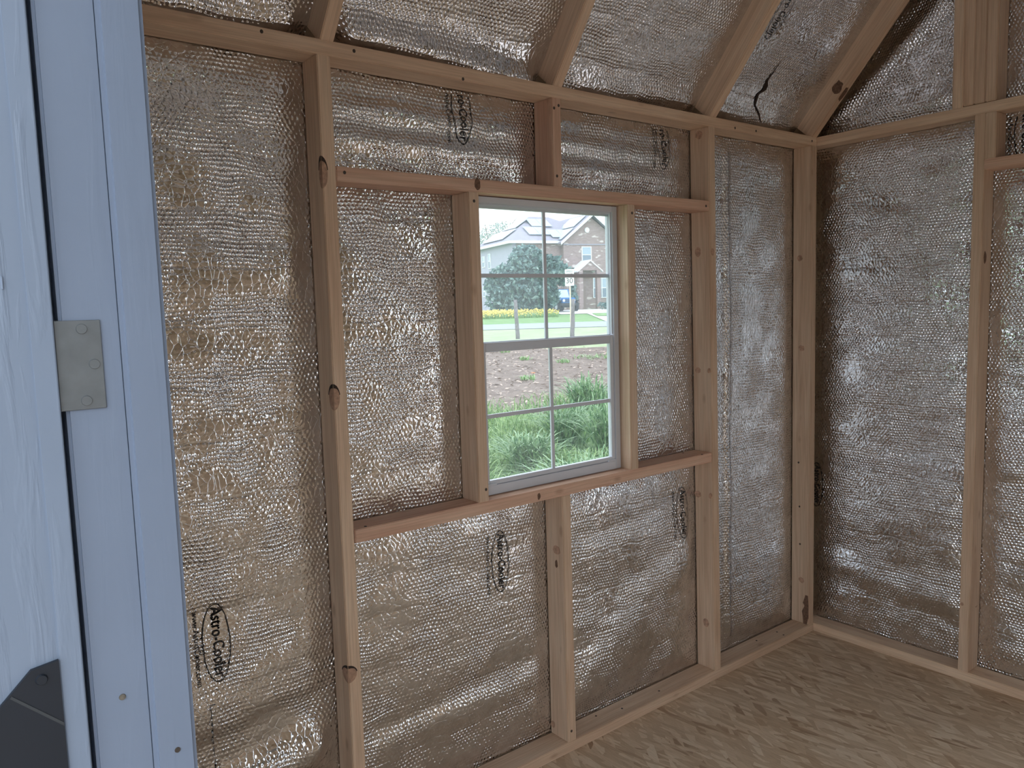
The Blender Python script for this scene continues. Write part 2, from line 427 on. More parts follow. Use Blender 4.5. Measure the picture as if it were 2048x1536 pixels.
# seam of foil tape down the narrow bay and the left bay
def seam(parent, pts, w, surf, name='foil_seam'):
    bm = bmesh.new(); prev = None
    for p in pts:
        a = bm.verts.new(surf(Vector(p) - Vector((w / 2, 0, 0))) + Vector((0, -.003, 0))); b = bm.verts.new(surf(Vector(p) + Vector((w / 2, 0, 0))) + Vector((0, -.0015, 0)))
        if prev: bm.faces.new((prev[0], prev[1], b, a))
        prev = (a, b)
    uvl = bm.loops.layers.uv.new('UVMap')
    for f in bm.faces:
        for lp in f.loops: lp[uvl].uv = (lp.vert.co.x, lp.vert.co.z)
    return link(name, bm_mesh(bm, name), FOIL, parent)
seam(pH, [(-.505 + .003 * math.sin(z * 9), FY, z) for z in [T + .05 + i * .04 for i in range(52)]], .018, sH)
seam(pA, [(-2.665 + .035 * (.75 - z), FY, z) for z in [.06 + i * .03 for i in range(17)]], .012, sA)

# ---- gable wall on the right
bm = bmesh.new()
ZR = 3.05; YK = -(ZR - TOP) / M            # knee of the roof line
prism(bm, [(.095, YF - .1, TOP - .002), (.095, YF - .1, TOP + .03), (.095, YF - YK, ZR + .165), (.095, YF / 2, ZR + .51), (.095, YK, ZR + .165), (.095, .095, TOP + .03), (.095, .095, TOP - .002)], (.017, 0, 0))
RD0, RD1, RDZ = -1.76, -2.93, 2.05           # unseen doorway added to let more light in, far part of the gable wall
add_box(bm, (.095, RD0, -.1), (.112, .095, TOP)); add_box(bm, (.095, YF - .1, -.1), (.112, RD1, TOP)); add_box(bm, (.095, RD1, RDZ), (.112, RD0, TOP))
wall_right = link('wall_right', bm_mesh(bm, 'wall_right'), PLY); tag(wall_right, kind='structure')
xc = W / 2
def rstud(name, yb, yt, z0, z1, mat=None, label=None):
    o = board(name, (xc, yb + T / 2, z0), (xc, yt + T / 2, z1), (1, 0, 0), W, T, mat, wall_right)
    if label: o['label'] = label
    return o
def rplate(name, y0, y1, z, mat=None, label=None):
    o = board(name, (xc, y0, z + T / 2), (xc, y1, z + T / 2), (1, 0, 0), W, T, mat, wall_right)
    if label: o['label'] = label
    return o
rplate('bottom_plate', RD0, .088, 0); rplate('top_plate', YF + .002, .088, H)
stud5 = rstud('stud', -.6625, -.6725, T, H, label='full-height stud in the gable wall')
Y5 = -.6645
rstud('cripple_stud', Y5 - T - .006, Y5 - T - .006, 1.9825 + T, H, None, 'short stud above the blocking in the gable wall')
rplate('blocking', Y5 - .006, -1.262, 1.9825, PINE_RED, 'flat reddish blocking board between gable studs')
rstud('stud', -1.30, -1.30, T, H); rstud('stud', RD0, RD0, T, H); rstud('stud', RD1 - T, RD1 - T, 0, H); rplate('door_header', RD0, RD1, RDZ)  # last two studs and header frame the added light doorway
GP = []
for i in range(4):
    y0 = -.553 - T * (i + 1) - .0006 * i
    o = board('gable_post', (xc, y0 + T / 2, TOP - (.004 if i == 0 else -.002)), (xc, y0 + T / 2, TOP - M * (y0 + T / 2) - .005 if y0 > YK else ZR), (1, 0, 0), W, T, None, wall_right, .003)
    GP.append(o)
FX = .092
def right_surface(disp, y0, z0):
    return lambda p: Vector((FX - disp(y0 - p.y, p.z - z0) - .0024, p.y, p.z))
def right_panel(ya, yb, z0, z1, seed, cut=None, **kw):
    du, dv = ya - yb, z1 - z0; d = mk_disp(du, dv, seed, **kw)
    o = foil_panel('foil_panel', wall_right, (FX, ya, z0), (0, -1, 0), (0, 0, 1), (-1, 0, 0), du, dv, d, cut=cut)
    return o, right_surface(d, ya, z0)
r1, q1 = right_panel(.09, Y5 + T - .004, T, H, 21.1, amp=.012, bias=.008, horiz=.8,
    extra=lambda u, v: .008 * gs(v, .30 - .12 * u, .045) - .004 * gs(v, .22 - .12 * u, .03))
r2, q2 = right_panel(Y5 + .004, -1.264, T, 1.9825, 24.6, amp=.014, bias=.010)
r3, q3 = right_panel(Y5 - T, -1.264, 1.9825 + T, H, 27.3, amp=.006, bias=.006)
right_panel(-1.30, RD0 + T, T, H, 28.9, amp=.012, bias=.008); right_panel(RD0, RD1, RDZ + T, H, 29.7, amp=.004, bias=.004)
r4, q4 = right_panel(.06, -.556, TOP, 2.95, 31.2, cut=lambda u, v: v > M * (u - .06) + .09, amp=.013, bias=.010,
    extra=lambda u, v: .02 * gs(v - .8 * u, .0, .05))
right_panel(-.70, YF + .70, TOP, ZR + .42, 33.1, amp=.013, bias=.010, cut=lambda u, v: TOP + v > ZR + .10 + .36 * (1 - abs(.70 + u - 1.5) / .8))
logo(r1, (FX, .043, .667), dn, (0, -1, 0), q1, clip=lambda p: p.y > .009 if False else True)
logo(r3, (FX, -.770, 2.105), dn, (0, -1, 0), q3, clip=lambda p: p.z < H - .01)

# ---- roof: rafters and foil between them
ceil_bm = bmesh.new()
nrm = Vector((0, M, 1)).normalized(); alongr = Vector((0, -1, M)).normalized()
RL = (ZR - TOP) / alongr.z
o_ = nrm * (W + .010)
prism(ceil_bm, [(X0 - .1, .09, TOP - M * .09 + .13), (.1, .09, TOP - M * .09 + .13), (.1, YK, ZR + .155), (X0 - .1, YK, ZR + .155)], nrm * .016)
prism(ceil_bm, [(X0 - .1, YF - .09, TOP - M * .09 + .13), (.1, YF - .09, TOP - M * .09 + .13), (.1, YF - YK, ZR + .155), (X0 - .1, YF - YK, ZR + .155)], Vector((0, -nrm.y, nrm.z)) * .016)
prism(ceil_bm, [(X0 - .1, YK, ZR + .155), (.1, YK, ZR + .155), (.1, YF / 2, ZR + .50), (X0 - .1, YF / 2, ZR + .50)], (0, 0, .016))
prism(ceil_bm, [(X0 - .1, YF - YK, ZR + .155), (.1, YF - YK, ZR + .155), (.1, YF / 2, ZR + .50), (X0 - .1, YF / 2, ZR + .50)], (0, 0, .016))
ceiling = link('ceiling', bm_mesh(ceil_bm, 'ceiling'), PLY); tag(ceiling, kind='structure')
def rafter(xr, k, label=None, mat=None):
    """lower edge line starts on the plate's front edge; xr is its right side"""
    a = Vector((xr - T / 2, .086, TOP - M * .086)); b = Vector((xr - T / 2 + k * YK, YK, ZR))
    a2 = a + nrm * W / 2; b2 = b + nrm * W / 2
    bm = bmesh.new()
    # birdsmouth: the stick is cut level where it bears on the plate
    o = board('rafter', Vector((xr - T / 2, 0, TOP)) + nrm * W / 2 - alongr * .012, b2, nrm, W, T, mat, ceiling)
    tl = board('rafter', (xr - T / 2, -.010, TOP + .0005 + .06), (xr - T / 2, .088, TOP + .0005 + .06), (0, 0, 1), .118, T, mat, ceiling)
    bpy.data.objects.remove(tl)
    if label: o['label'] = label
    return o
RX = [(-2.265, .0), (-1.4786, .10), (-.6963, .055), (-.001, 0.0)]
RAF = [rafter(x, k) for x, k in RX]
RAF[3]['label'] = 'end rafter against the gable foil with a dark knot'
for x in (X0 + T,): rafter(x, 0)
bx = [X0 + .03] + [x for x, k in RX]
for i in range(4):
    xa = bx[i] + (0 if i else 0); xb = bx[i + 1] - T
    du = xb - xa; Ls = RL + .02; sd = 41.3 + i * 3.7
    hang = (.030, .052, .024, .020)[i]
    ex = (lambda u, v, hang=hang, du=du, sd=sd: hang * gs(v, .06 + .02 * math.sin(5 * u + sd), .05))
    dsp0 = mk_disp(du, Ls, sd, amp=.013, bias=.006, horiz=.7)
    def dsp(u, v, dsp0=dsp0, ex=ex, du=du):
        s = min(1, max(0, min(u, du - u) / .07)); return .001 + dsp0(u, v) + s * s * (3 - 2 * s) * ex(u, v)
    org = Vector((xa, 0, TOP)) + nrm * (W - .002) - alongr * .075
    kx = RX[i][1]
    o = foil_panel('foil_panel', ceiling, org, (1, 0, 0), alongr + Vector((-kx * .0, 0, 0)), -nrm, du, Ls + .05, dsp)
    if i == 3:
        def onroof(p, org=org, dsp=dsp):
            d = p - org; u = d.x; v = d.dot(alongr)
            return org + Vector((u, 0, 0)) + alongr * v - nrm * (dsp(u, v) + .0024)
        def rp(u, v): # photo pixel to the foil plane of the roof
            d = FWD + RGT * ((u - 1024) / FPX) + UPV * ((768 - v) / FPX)
            s = (org - CAM).dot(nrm) / d.dot(nrm); return CAM + d * s
        c = rp(1563, 22); logo(o, c, -alongr, (1, 0, 0), onroof)
        tear = [(1562, 118), (1546, 141), (1531, 160), (1529, 170), (1524, 178), (1512, 186), (1505, 206), (1511, 222), (1513, 240)]
        wid = [.5, 2, 4, 8, 9, 5, 3, 4, .5]
        bm = bmesh.new(); L_, R_ = [], []
        for (pu, pv), wv in zip(tear, wid):
            L_.append(bm.verts.new(onroof(rp(pu - wv * .5, pv)))); R_.append(bm.verts.new(onroof(rp(pu + wv * .5, pv))))
        for a in range(len(tear) - 1): bm.faces.new((L_[a], R_[a], R_[a + 1], L_[a + 1]))
        t_ = link('foil_tear', bm_mesh(bm, 'foil_tear'), DARK, o); t_['label'] = 'dark ragged tear in the roof foil'
# foil on the other roof slopes (seen only as reflections)
def flat_foil(parent, pts):
    bm = bmesh.new(); uvl = bm.loops.layers.uv.new('UVMap'); f = bm.faces.new([bm.verts.new(p) for p in pts])
    for lp, uv in zip(f.loops, ((0, 0), (3, 0), (3, 1), (0, 1))): lp[uvl].uv = uv
    link('foil_panel', bm_mesh(bm, 'foil_panel'), FOIL, parent)
e = .012
flat_foil(ceiling, [(X0, YK, ZR + .13), (.09, YK, ZR + .13), (.09, YF / 2, ZR + .48), (X0, YF / 2, ZR + .48)])
flat_foil(ceiling, [(X0, YF - YK, ZR + .13), (.09, YF - YK, ZR + .13), (.09, YF / 2, ZR + .48), (X0, YF / 2, ZR + .48)])
flat_foil(ceiling, [(X0, YF, TOP + .09), (.09, YF, TOP + .09), (.09, YF - YK, ZR + .12), (X0, YF - YK, ZR + .12)])
for x in (-.001, -.6963, -1.4786, -2.265):
    board('rafter', (x - T / 2, YF, TOP + .06), (x - T / 2, YF - YK, ZR + .06), Vector((0, -M, 1)), W, T, None, ceiling)

# ---- wall behind, facing the window wall
wall_front = box('wall_front', (X0 - .1, YF - .112, -.1), (.112, YF - .095, TOP + .1), BAREPLY); tag(wall_front, kind='structure')
for x in (-2.95, -2.3175, -1.5228, -.7331, -.04):
    board('stud', (x + T / 2, YF - yc, T), (x + T / 2, YF - yc, H), (0, 1, 0), W, T, None, wall_front)
for z in (0, H): board('top_plate' if z else 'bottom_plate', (X0 + .002, YF - yc, z + T / 2), (-.001, YF - yc, z + T / 2), (0, 1, 0), W, T, None, wall_front)
# ---- door wall on the left, doorway in it
JY = -1.05; DY1 = -2.90; DZ = 2.06
bm = bmesh.new()
xo0, xo1 = X0 - .104, X0 - .090
add_box(bm, (xo0, JY + .045, -.1), (xo1, .112, TOP + .05)); add_box(bm, (xo0, YF - .112, -.1), (xo1, DY1 - .045, TOP + .05)); add_box(bm, (xo0, DY1 - .045, DZ + .04), (xo1, JY + .045, TOP + .05))
prism(bm, [(xo0, .112, TOP + .05), (xo0, YK, ZR + .15), (xo0, YF / 2, ZR + .5), (xo0, YF - YK, ZR + .15), (xo0, YF - .112, TOP + .05)], (.014, 0, 0))
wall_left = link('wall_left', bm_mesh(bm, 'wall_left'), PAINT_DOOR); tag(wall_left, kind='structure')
xl = X0 - W / 2
for y in (JY + .075, -.42, DY1 - .10, YF + .02):
    board('stud', (xl, y, T), (xl, y, H), (1, 0, 0), W - .002, T, None, wall_left)
board('top_plate', (xl, YF, H + T / 2), (xl, .0, H + T / 2), (1, 0, 0), W - .002, T, None, wall_left)
board('door_header', (xl, DY1 - .05, DZ + .075), (xl, JY + .05, DZ + .075), (1, 0, 0), W - .002, .07, None, wall_left)
for ya, yb, z0, z1 in ((-.01, JY + .10, T, H), (DY1 - .12, YF, T, H), (-.35, YF + .35, TOP, ZR)):
    d = mk_disp(ya - yb, z1 - z0, ya + 3, amp=.01, bias=.004)
    foil_panel('foil_panel', wall_left, (X0 - W + .003, ya, z0), (0, -1, 0), (0, 0, 1), (1, 0, 0), ya - yb, z1 - z0, d, step=.04)
# jamb: two boards, the inner one standing a little proud, and an outside casing
trim = empty('trim_1', (0, 0, 0)); tag(trim, kind='structure')
XB = -3.0315
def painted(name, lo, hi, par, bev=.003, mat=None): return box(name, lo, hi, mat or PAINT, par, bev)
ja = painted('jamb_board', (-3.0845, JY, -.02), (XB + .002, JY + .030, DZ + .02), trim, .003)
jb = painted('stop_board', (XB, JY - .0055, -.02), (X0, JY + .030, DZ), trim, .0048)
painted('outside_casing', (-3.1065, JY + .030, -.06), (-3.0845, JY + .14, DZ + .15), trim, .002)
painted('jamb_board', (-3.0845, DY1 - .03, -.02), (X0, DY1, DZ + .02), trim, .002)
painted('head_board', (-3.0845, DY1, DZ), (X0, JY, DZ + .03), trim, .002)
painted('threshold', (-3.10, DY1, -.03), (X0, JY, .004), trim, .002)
def screw(par, x, y, z, r, mat=RUST, slot=True):
    bm = bmesh.new(); cyl(bm, (x, y + .0005, z), (x, y - .0012, z), r, r * .82, 16)
    o = child('screw', bm, mat, par)
    return o
screw(ja, -3.0563, JY, 1.1398, .0036); screw(jb, -3.0085, JY - .0055, 1.0661, .0032, NAIL)

# ---- open door, hinged on the jamb
DX1 = -3.0905; DFY = -1.056
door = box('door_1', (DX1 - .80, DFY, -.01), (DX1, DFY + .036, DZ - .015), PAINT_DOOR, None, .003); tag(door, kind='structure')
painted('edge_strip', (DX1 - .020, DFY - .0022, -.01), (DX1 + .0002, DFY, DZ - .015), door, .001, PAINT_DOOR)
hg = empty('hinge'); hg.parent = door
tag(hg, 'grey steel butt hinge leaf with three screws')
bm = bmesh.new(); add_box(bm, (-3.0895, JY - .0022, 1.441), (-3.0490, JY + .0004, 1.5288)); bmesh.ops.bevel(bm, geom=bm.edges[:], offset=.0006, segments=1, affect='EDGES')
link('leaf', bm_mesh(bm, 'leaf'), STEEL, hg)
bm = bmesh.new(); cyl(bm, (-3.0935, JY + .034, 1.441), (-3.0935, JY + .034, 1.5288), .0055, n=14); link('knuckle', bm_mesh(bm, 'knuckle'), STEEL, hg)
for x, z in ((-3.0659, 1.5202), (-3.0570, 1.4853), (-3.0665, 1.4497)):
    bm = bmesh.new()
    cyl(bm, (x, JY - .0018, z), (x, JY - .0034, z), .0052, .0046, 20)
    for s in (-1, 1):
        pass
    o = link('screw', bm_mesh(bm, 'screw'), STEEL, hg)
# dark steel plate low on the door face
pts = [(-3.1110, 1.2003), (-3.1345, 1.1970), (-3.1625, 1.1685), (-3.205, 1.118), (-3.235, 1.02), (-3.235, .90), (-3.1110, .90)]
bm = bmesh.new(); prism(bm, [(x, DFY - .0005, z) for x, z in pts], (0, -.0045, 0))
plate = link('black_plate', bm_mesh(bm, 'black_plate'), BLACKM, door); plate['label'] = 'black steel plate with a bolt and a pale stripe'
bm = bmesh.new(); cyl(bm, (-3.1265, DFY - .005, 1.1858), (-3.1265, DFY - .0075, 1.1858), .0055, .0045, 16); link('bolt', bm_mesh(bm, 'bolt'), BLACKM, plate)
bm = bmesh.new(); prism(bm, [(-3.1515, DFY - .005, 1.1772), (-3.1112, DFY - .005, 1.1372), (-3.1112, DFY - .005, 1.1335), (-3.1530, DFY - .005, 1.1752)], (0, -.0006, 0)); link('stripe', bm_mesh(bm, 'stripe'), GREYP, plate)
# raised paint drips on the door
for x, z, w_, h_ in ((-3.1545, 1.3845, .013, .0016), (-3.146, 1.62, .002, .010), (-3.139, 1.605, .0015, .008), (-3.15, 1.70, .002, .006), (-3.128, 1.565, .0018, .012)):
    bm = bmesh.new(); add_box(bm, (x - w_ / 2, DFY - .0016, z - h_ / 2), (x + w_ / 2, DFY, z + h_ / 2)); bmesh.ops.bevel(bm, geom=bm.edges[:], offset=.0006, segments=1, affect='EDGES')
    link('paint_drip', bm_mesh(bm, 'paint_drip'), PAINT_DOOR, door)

# ---- window
win = empty('window_1'); tag(win, kind='structure')
def bar(name, x0, x1, z0, z1, y0, y1, par, bev=.0015): return box(name, (x0, y0, z0), (x1, y1, z1), ALU, par, bev)
f0, f1 = .048, .122
fr = empty('frame'); fr.parent = win
a, b, c_, d_ = WX0 + .003, WX1 - .003, WZ0 + .002, WZ1 - .003
f1 = .100
bar('stile', a, a + .024, c_, d_, f0, .068, fr); bar('stile', b - .024, b, c_, d_, f0, .068, fr)
bar('track', a, a + .009, c_, d_, .068, f1, fr); bar('track', b - .009, b, c_, d_, .068, f1, fr)
bar('sill', a + .024, b - .024, c_, c_ + .030, f0, f1, fr); bar('head', a + .024, b - .024, d_ - .020, d_, f0, f1, fr)
zm0 = (WZ0 + WZ1) / 2
# thin inner lips of the tracks
bar('track_lip', b - .0285, b - .024, zm0 + .02, d_ - .02, f0 + .006, f0 + .011, fr, .0008)
bar('track_lip', a + .024, a + .0285, zm0 + .02, d_ - .02, f0 + .006, f0 + .011, fr, .0008)
bar('track_lip', a + .024, b - .024, d_ - .026, d_ - .020, f0 + .008, f0 + .014, fr, .0008)
zm = (WZ0 + WZ1) / 2
def sash(name, x0, x1, z0, z1, y0, y1, st, rb, rt_, mun, label):
    s = empty(name); s.parent = win; s['label'] = label
    bar('stile', x0, x0 + st, z0, z1, y0, y1, s); bar('stile', x1 - st, x1, z0, z1, y0, y1, s)
    bar('rail', x0 + st, x1 - st, z0, z0 + rb, y0, y1, s); bar('rail', x0 + st, x1 - st, z1 - rt_, z1, y0, y1, s)
    xm, zc = (x0 + x1) / 2, (z0 + rb + z1 - rt_) / 2; ym = (y0 + y1) / 2
    bar('muntin', xm - mun / 2, xm + mun / 2, z0 + rb, z1 - rt_, ym - .004, ym + .004, s, .001)
    bar('muntin', x0 + st, x1 - st, zc - mun / 2, zc + mun / 2, ym - .0046, ym + .0046, s, .001)
    for xa, xb in ((x0 + st, xm), (xm, x1 - st)):
        for za, zb in ((z0 + rb, zc), (zc, z1 - rt_)):
            bm = bmesh.new(); vs = [bm.verts.new((x, ym + .0005, z)) for x, z in ((xa, za), (xb, za), (xb, zb), (xa, zb))]; bm.faces.new(vs)
            link('pane', bm_mesh(bm, 'pane'), GLASS if z0 > 1.3 else GLASS2, s)
sash('upper_sash', a + .010, b - .010, zm - .002, d_ - .021, .072, .086, .010, .020, .010, .0125, 'upper window sash of four panes')
sash('lower_sash', a + .0245, b - .0245, c_ + .031, zm + .016, .052, .070, .016, .014, .029, .0125, 'lower window sash of four panes')
for xx in (a + .045, b - .045): box('sash_latch', (xx - .018, .046, c_ + .030), (xx + .018, .056, c_ + .036), ALU, fr, .001)

# ---- knots, nail heads and bark on the lumber
def knot(par, u, v, ax, val, n, rx, rz, mat=KNOT, rag=.12, up=(0, 0, 1), hole=False):
    p = pix(u, v, ax, val); o = disc('knot', par, p, n, rx, rz, mat, .0012, up, rag)
    if hole:
        n_ = Vector(n); q = p + Vector((0, 0, rz * .72)) + n_ * .0006
        sx = Vector(up).cross(n_).normalized(); O_, I_ = [], []
        for i in range(9):
            a = math.radians(5 + 170 * i / 8); w_ = .30 * math.sin(a) ** .7
            O_.append(p + n_ * .0012 + sx * (math.cos(a) * rx * 1.12) + Vector((0, 0, math.sin(a) * rz * 1.08)))
            I_.append(p + n_ * .0012 + sx * (math.cos(a) * rx * .98) + Vector((0, 0, math.sin(a) * rz * (1.0 - w_))))
        bm = bmesh.new(); prism(bm, O_ + I_[::-1], n_ * .0008); child('knot_hole', bm, DARK, par)
def nail(par, u, v, ax, val, n, r=.0042):
    disc('nail', par, pix(u, v, ax, val), n, r, r * 1.15, NAIL, .0009)
FR, LF = (0, -1, 0), (-1, 0, 0)
def edge_knot(par, x, z, rx, rz, ry):
    """a loose knot wrapping the front left arris of a stud, with a dark gap above it"""
    for nm, mat, z0, z1, th in (('knot', KNOT, -1.0, 1.0, .0010), ('knot_hole', DARK, .0, 1.12, .0016)):
        bm = bmesh.new()
        def outline(sx):
            if nm == 'knot':
                return [(sx * math.cos(a), math.sin(a)) for a in [PI * (-.5 + i / 12) for i in range(13)]]
            o = [(sx * 1.08 * math.cos(a), 1.06 * math.sin(a)) for a in [PI * (.06 + .44 * i / 8) for i in range(9)]]
            return o + [(sx * .97 * math.cos(a), (1.0 - .26 * math.sin(a) ** 1.5) * math.sin(a)) for a in [PI * (.5 - .44 * i / 8) for i in range(9)]]
        prism(bm, [(x + max(.0015, p * rx), .0004, z + q * rz) for p, q in outline(1)], (0, -th, 0))
        prism(bm, [(x + .0004, max(.0015, p * ry), z + q * rz) for p, q in outline(1)], (-th, 0, 0))
        child(nm, bm, mat, par)
for u_, v_, rx, rz, ry in ((641, 345, .017, .040, .014), (673, 795, .018, .034, .026), (698, 1350, .026, .024, .034)):
    edge_knot(stud1, XS1 - .001 + .003 * v_ * 0, pix(u_, v_, 1, 0).z, rx, rz, ry)
knot(crip2, 1113, 1100, 0, -1.5228, LF, .018, .016, KNOT, .1); knot(crip2, 1113, 1128, 0, -1.5228, LF, .006, .014, BARK, .1)
knot(crip2, 1106, 1448, 0, -1.5228, LF, .012, .012, KNOT, .2)
for u, v, rx, rz in ((1398, 270, .016, .016), (1396, 504, .014, .018), (1396, 741, .014, .012), (1396, 988, .016, .014), (1412, 1245, .014, .018)):
    knot(stud3, u, v, 0, XS3 + .011 - .023 * min(1, max(0, (1340 - v) / 1100.)), LF, rx, rz, KNOT, .1)
for u, v, rx, rz in ((1425, 504, .009, .014), (1418, 741, .010, .010), (1421, 992, .010, .010)):
    knot(stud3, u, v, 1, 0, FR, rx, rz, KNOT, .1)
for u, v in ((1603, 1160), (1600, 517), (1603, 697)): knot(stud4, u, v, 0, XS4 - .002, LF, .013, .013, KNOT, .2)
bk = [(1611, 1190), (1606, 1205), (1609, 1212), (1604, 1222), (1606, 1236), (1607, 1250), (1613, 1250), (1617, 1236), (1617, 1212), (1616, 1192)]
bm = bmesh.new(); prism(bm, [pix(u, v, 0, XS4 - .0022) for u, v in bk], (-.0012, 0, 0)); child('bark_strip', bm, BARK, stud4)
knot(stud5, 1924, 1208, 0, 0, LF, .006, .007); knot(stud5, 1952, 1208, 1, -.6625, FR, .012, .014)
knot(stud5, 1970, 515, 1, -.6705, FR, .010, .022, BARK)
rb = RAF[3]
p = Vector((-.022, 0, TOP)) + alongr * .20; disc('knot', rb, p, -nrm, .014, .030, BARK, .0012, alongr, .2)
p = Vector((-.039, 0, TOP)) + alongr * .21 + nrm * .03; disc('knot', rb, p, (-1, 0, 0), .022, .028, BARK, .0012, alongr, .2)
knot(header, 955, 368, 1, 0, FR, .010, .018, BARK, .15); knot(sillb, 1078, 993, 1, 0, FR, .006, .010, BARK, .2)
for par, L in ((top_pl, ((926, 158), (708, 102), (523, 63), (1470, 256), (1624, 282), (1512, 262))), (header, ((689, 345), (1412, 412))), (jack1, ((948, 402), (972, 979))), (jack2, ((1264, 426),)), (crip1, ((1117, 211), (1114, 352), (1108, 216))), (crip2, ((1143, 1462),))):
    for u, v in L: nail(par, u, v, 1, 0, FR)
for u, v in ((1597, 925), (1599, 1013), (1600, 1088)): nail(stud4, u, v, 0, XS4 - .002, LF, .004)
for u, v in ((1192, 1432), (1244, 1417), (1318, 1382), (1513, 1281), (1554, 1264), (1567, 1270)):
    disc('nail', wall_back, pix(u, v, 2, T), (0, 0, 1), .004, .004, NAIL, .001, (0, 1, 0))
for u, v in ((731, 1053), (1366, 906), (1404, 909)): disc('nail', sillb, pix(u, v, 2, ZS + T), (0, 0, 1), .004, .005, NAIL, .001, (0, 1, 0))

# ================================================================== OUTSIDE
F2 = (FWD + RGT * ((1095 - 1024) / FPX)); F2 = Vector((F2.x, F2.y, 0)).normalized(); R2 = Vector((F2.y, -F2.x, 0))
def ground_z(s):
    P = [(-200, -.4), (7, -.4), (14, -.16), (30, .32), (68, 1.15), (90, 1.45), (300, 1.5)]
    for (a, za), (b, zb) in zip(P[:-1], P[1:]):
        if s <= b: return za + (zb - za) * (s - a) / (b - a)
    return 1.5
def G(l, s, dz=0.0):
    p = Vector((CAM.x, CAM.y, 0)) + R2 * l + F2 * s; p.z = ground_z(s) + dz; return p
def GZ(l, s, z):
    p = Vector((CAM.x, CAM.y, 0)) + R2 * l + F2 * s; p.z = z; return p
def lat(u, s): return (u - 1095) * s / FPX
HAZE = .0
def mat_ground(name, cols, scale, rough=.95, bump=.02):
    k = N(name); tc = k.n('TexCoord')
    n1 = k.n('TexNoise'); n1.inputs['Scale'].default_value = scale; n1.inputs['Detail'].default_value = 8; n1.inputs['Roughness'].default_value = .7; k.l(tc.outputs['Object'], n1.inputs['Vector'])
    c = k.ramp(n1.outputs[0], [(.25 + .5 * i / (len(cols) - 1), q) for i, q in enumerate(cols)])
    nb = k.bump(n1.outputs[0], bump, .6)
    return k.set(Base_Color=c, Roughness=rough, Normal=nb)
LAWN = mat_ground('lawn_grass', [(.10, .20, .07), (.19, .33, .12), (.30, .42, .20)], 2.0)
VERGE = mat_ground('pale_verge_grass', [(.25, .33, .16), (.36, .43, .25), (.46, .48, .33)], 1.2)
DIRT = mat_ground('bare_mulch_soil', [(.055, .038, .03), (.165, .12, .098), (.24, .185, .155), (.38, .32, .28)], 3.2)
GRAVEL = mat_ground('bounce_gravel', [(.42, .36, .33), (.54, .47, .43), (.62, .55, .51)], 6.0)
ROADM = mat_ground('pale_asphalt', [(.32, .345, .39), (.39, .415, .455)], 3.0, .9, .004)
CONC = mat_ground('pale_concrete', [(.74, .73, .71), (.84, .83, .81)], 2.0, .9, .003)
def patch(name, poly_fn, s0, s1, ns, dz, mat, nl=10, rag=0.0):
    bm = bmesh.new(); rows = []
    for j in range(ns + 1):
        s = s0 + (s1 - s0) * j / ns; l0, l1 = poly_fn(s); row = []
        for i in range(nl + 1):
            l = l0 + (l1 - l0) * i / nl
            ss = s + (rag * nz(l * .35, j * 3.1, 3.3) if j in (0, ns) else 0)
            row.append(bm.verts.new(G(l, ss, dz)))
        rows.append(row)
    for j in range(ns):
        for i in range(nl): bm.faces.new((rows[j][i], rows[j][i + 1], rows[j + 1][i + 1], rows[j + 1][i]))
    bmesh.ops.recalc_face_normals(bm, faces=bm.faces[:])
    o = link(name, bm_mesh(bm, name, True), mat); tag(o, kind='structure'); return o
patch('lawn', lambda s: (-160, 160), -120, 260, 190, 0, LAWN, 40)
bm = bmesh.new(); rows = []
for j in range(31):
    row = []
    for i in range(41):
        x, y = -30 + i * 1.4, -32 + j * 1.075; sdist = (Vector((x, y, 0)) - Vector((CAM.x, CAM.y, 0))).dot(F2); row.append(bm.verts.new((x, y, ground_z(sdist) + .015)))
    rows.append(row)
for j in range(30):
    for i in range(40): bm.faces.new((rows[j][i], rows[j][i + 1], rows[j + 1][i + 1], rows[j + 1][i]))
tag(link('bounce_gravel_lot', bm_mesh(bm, 'bounce_gravel_lot'), GRAVEL), kind='structure')  # unseen ground added to bounce warm neutral light into the shed
patch('bare_soil', lambda s: (-16, 18), 12.5, 25.5, 8, .015, DIRT, 40, 1.4)
patch('verge', lambda s: (-60, 60), 25.0, 37.5, 6, .012, VERGE, 60, .8)
patch('road', lambda s: (-90, 90), 37.2, 43.0, 4, .03, ROADM, 20)
patch('driveway', lambda s: (-.2 + (68 - s) * .12, 10), 57, 68, 6, .03, CONC)
patch('drive_entrance', lambda s: (3.0 + (s - 43) * -.0 + (57 - s) * .02, 5.0 + (57 - s) * .28), 42.8, 57.2, 8, .035, CONC)
patch('lawn_strip', lambda s: (3.3, 12), 50.5, 56.5, 4, .06, LAWN)

# blades of grass
def mat_blade(name, c1, c2):
    k = N(name); oi = k.n('TexCoord'); nz_ = k.n('TexNoise'); nz_.inputs['Scale'].default_value = 14; nz_.inputs['Detail'].default_value = 3; k.l(oi.outputs['Object'], nz_.inputs['Vector'])
    c = k.ramp(nz_.outputs[0], [(.35, c1), (.65, c2)])
    tl = k.n('BsdfTranslucent'); k.l(c, tl.inputs[0]); k.set(Base_Color=c, Roughness=.45)
    mx = k.n('MixShader'); mx.inputs[0].default_value = .18; k.l(k.b.outputs[0], mx.inputs[1]); k.l(tl.outputs[0], mx.inputs[2]); k.l(mx.outputs[0], k.out.inputs[0])
    return k.m
BLADE = mat_blade('arching_grass_blades', (.07, .19, .075), (.40, .55, .31))
BLADE2 = mat_blade('meadow_grass_blades', (.10, .23, .06), (.43, .57, .25))
WEED = mat_blade('weed_leaves', (.20, .36, .13), (.36, .52, .24))
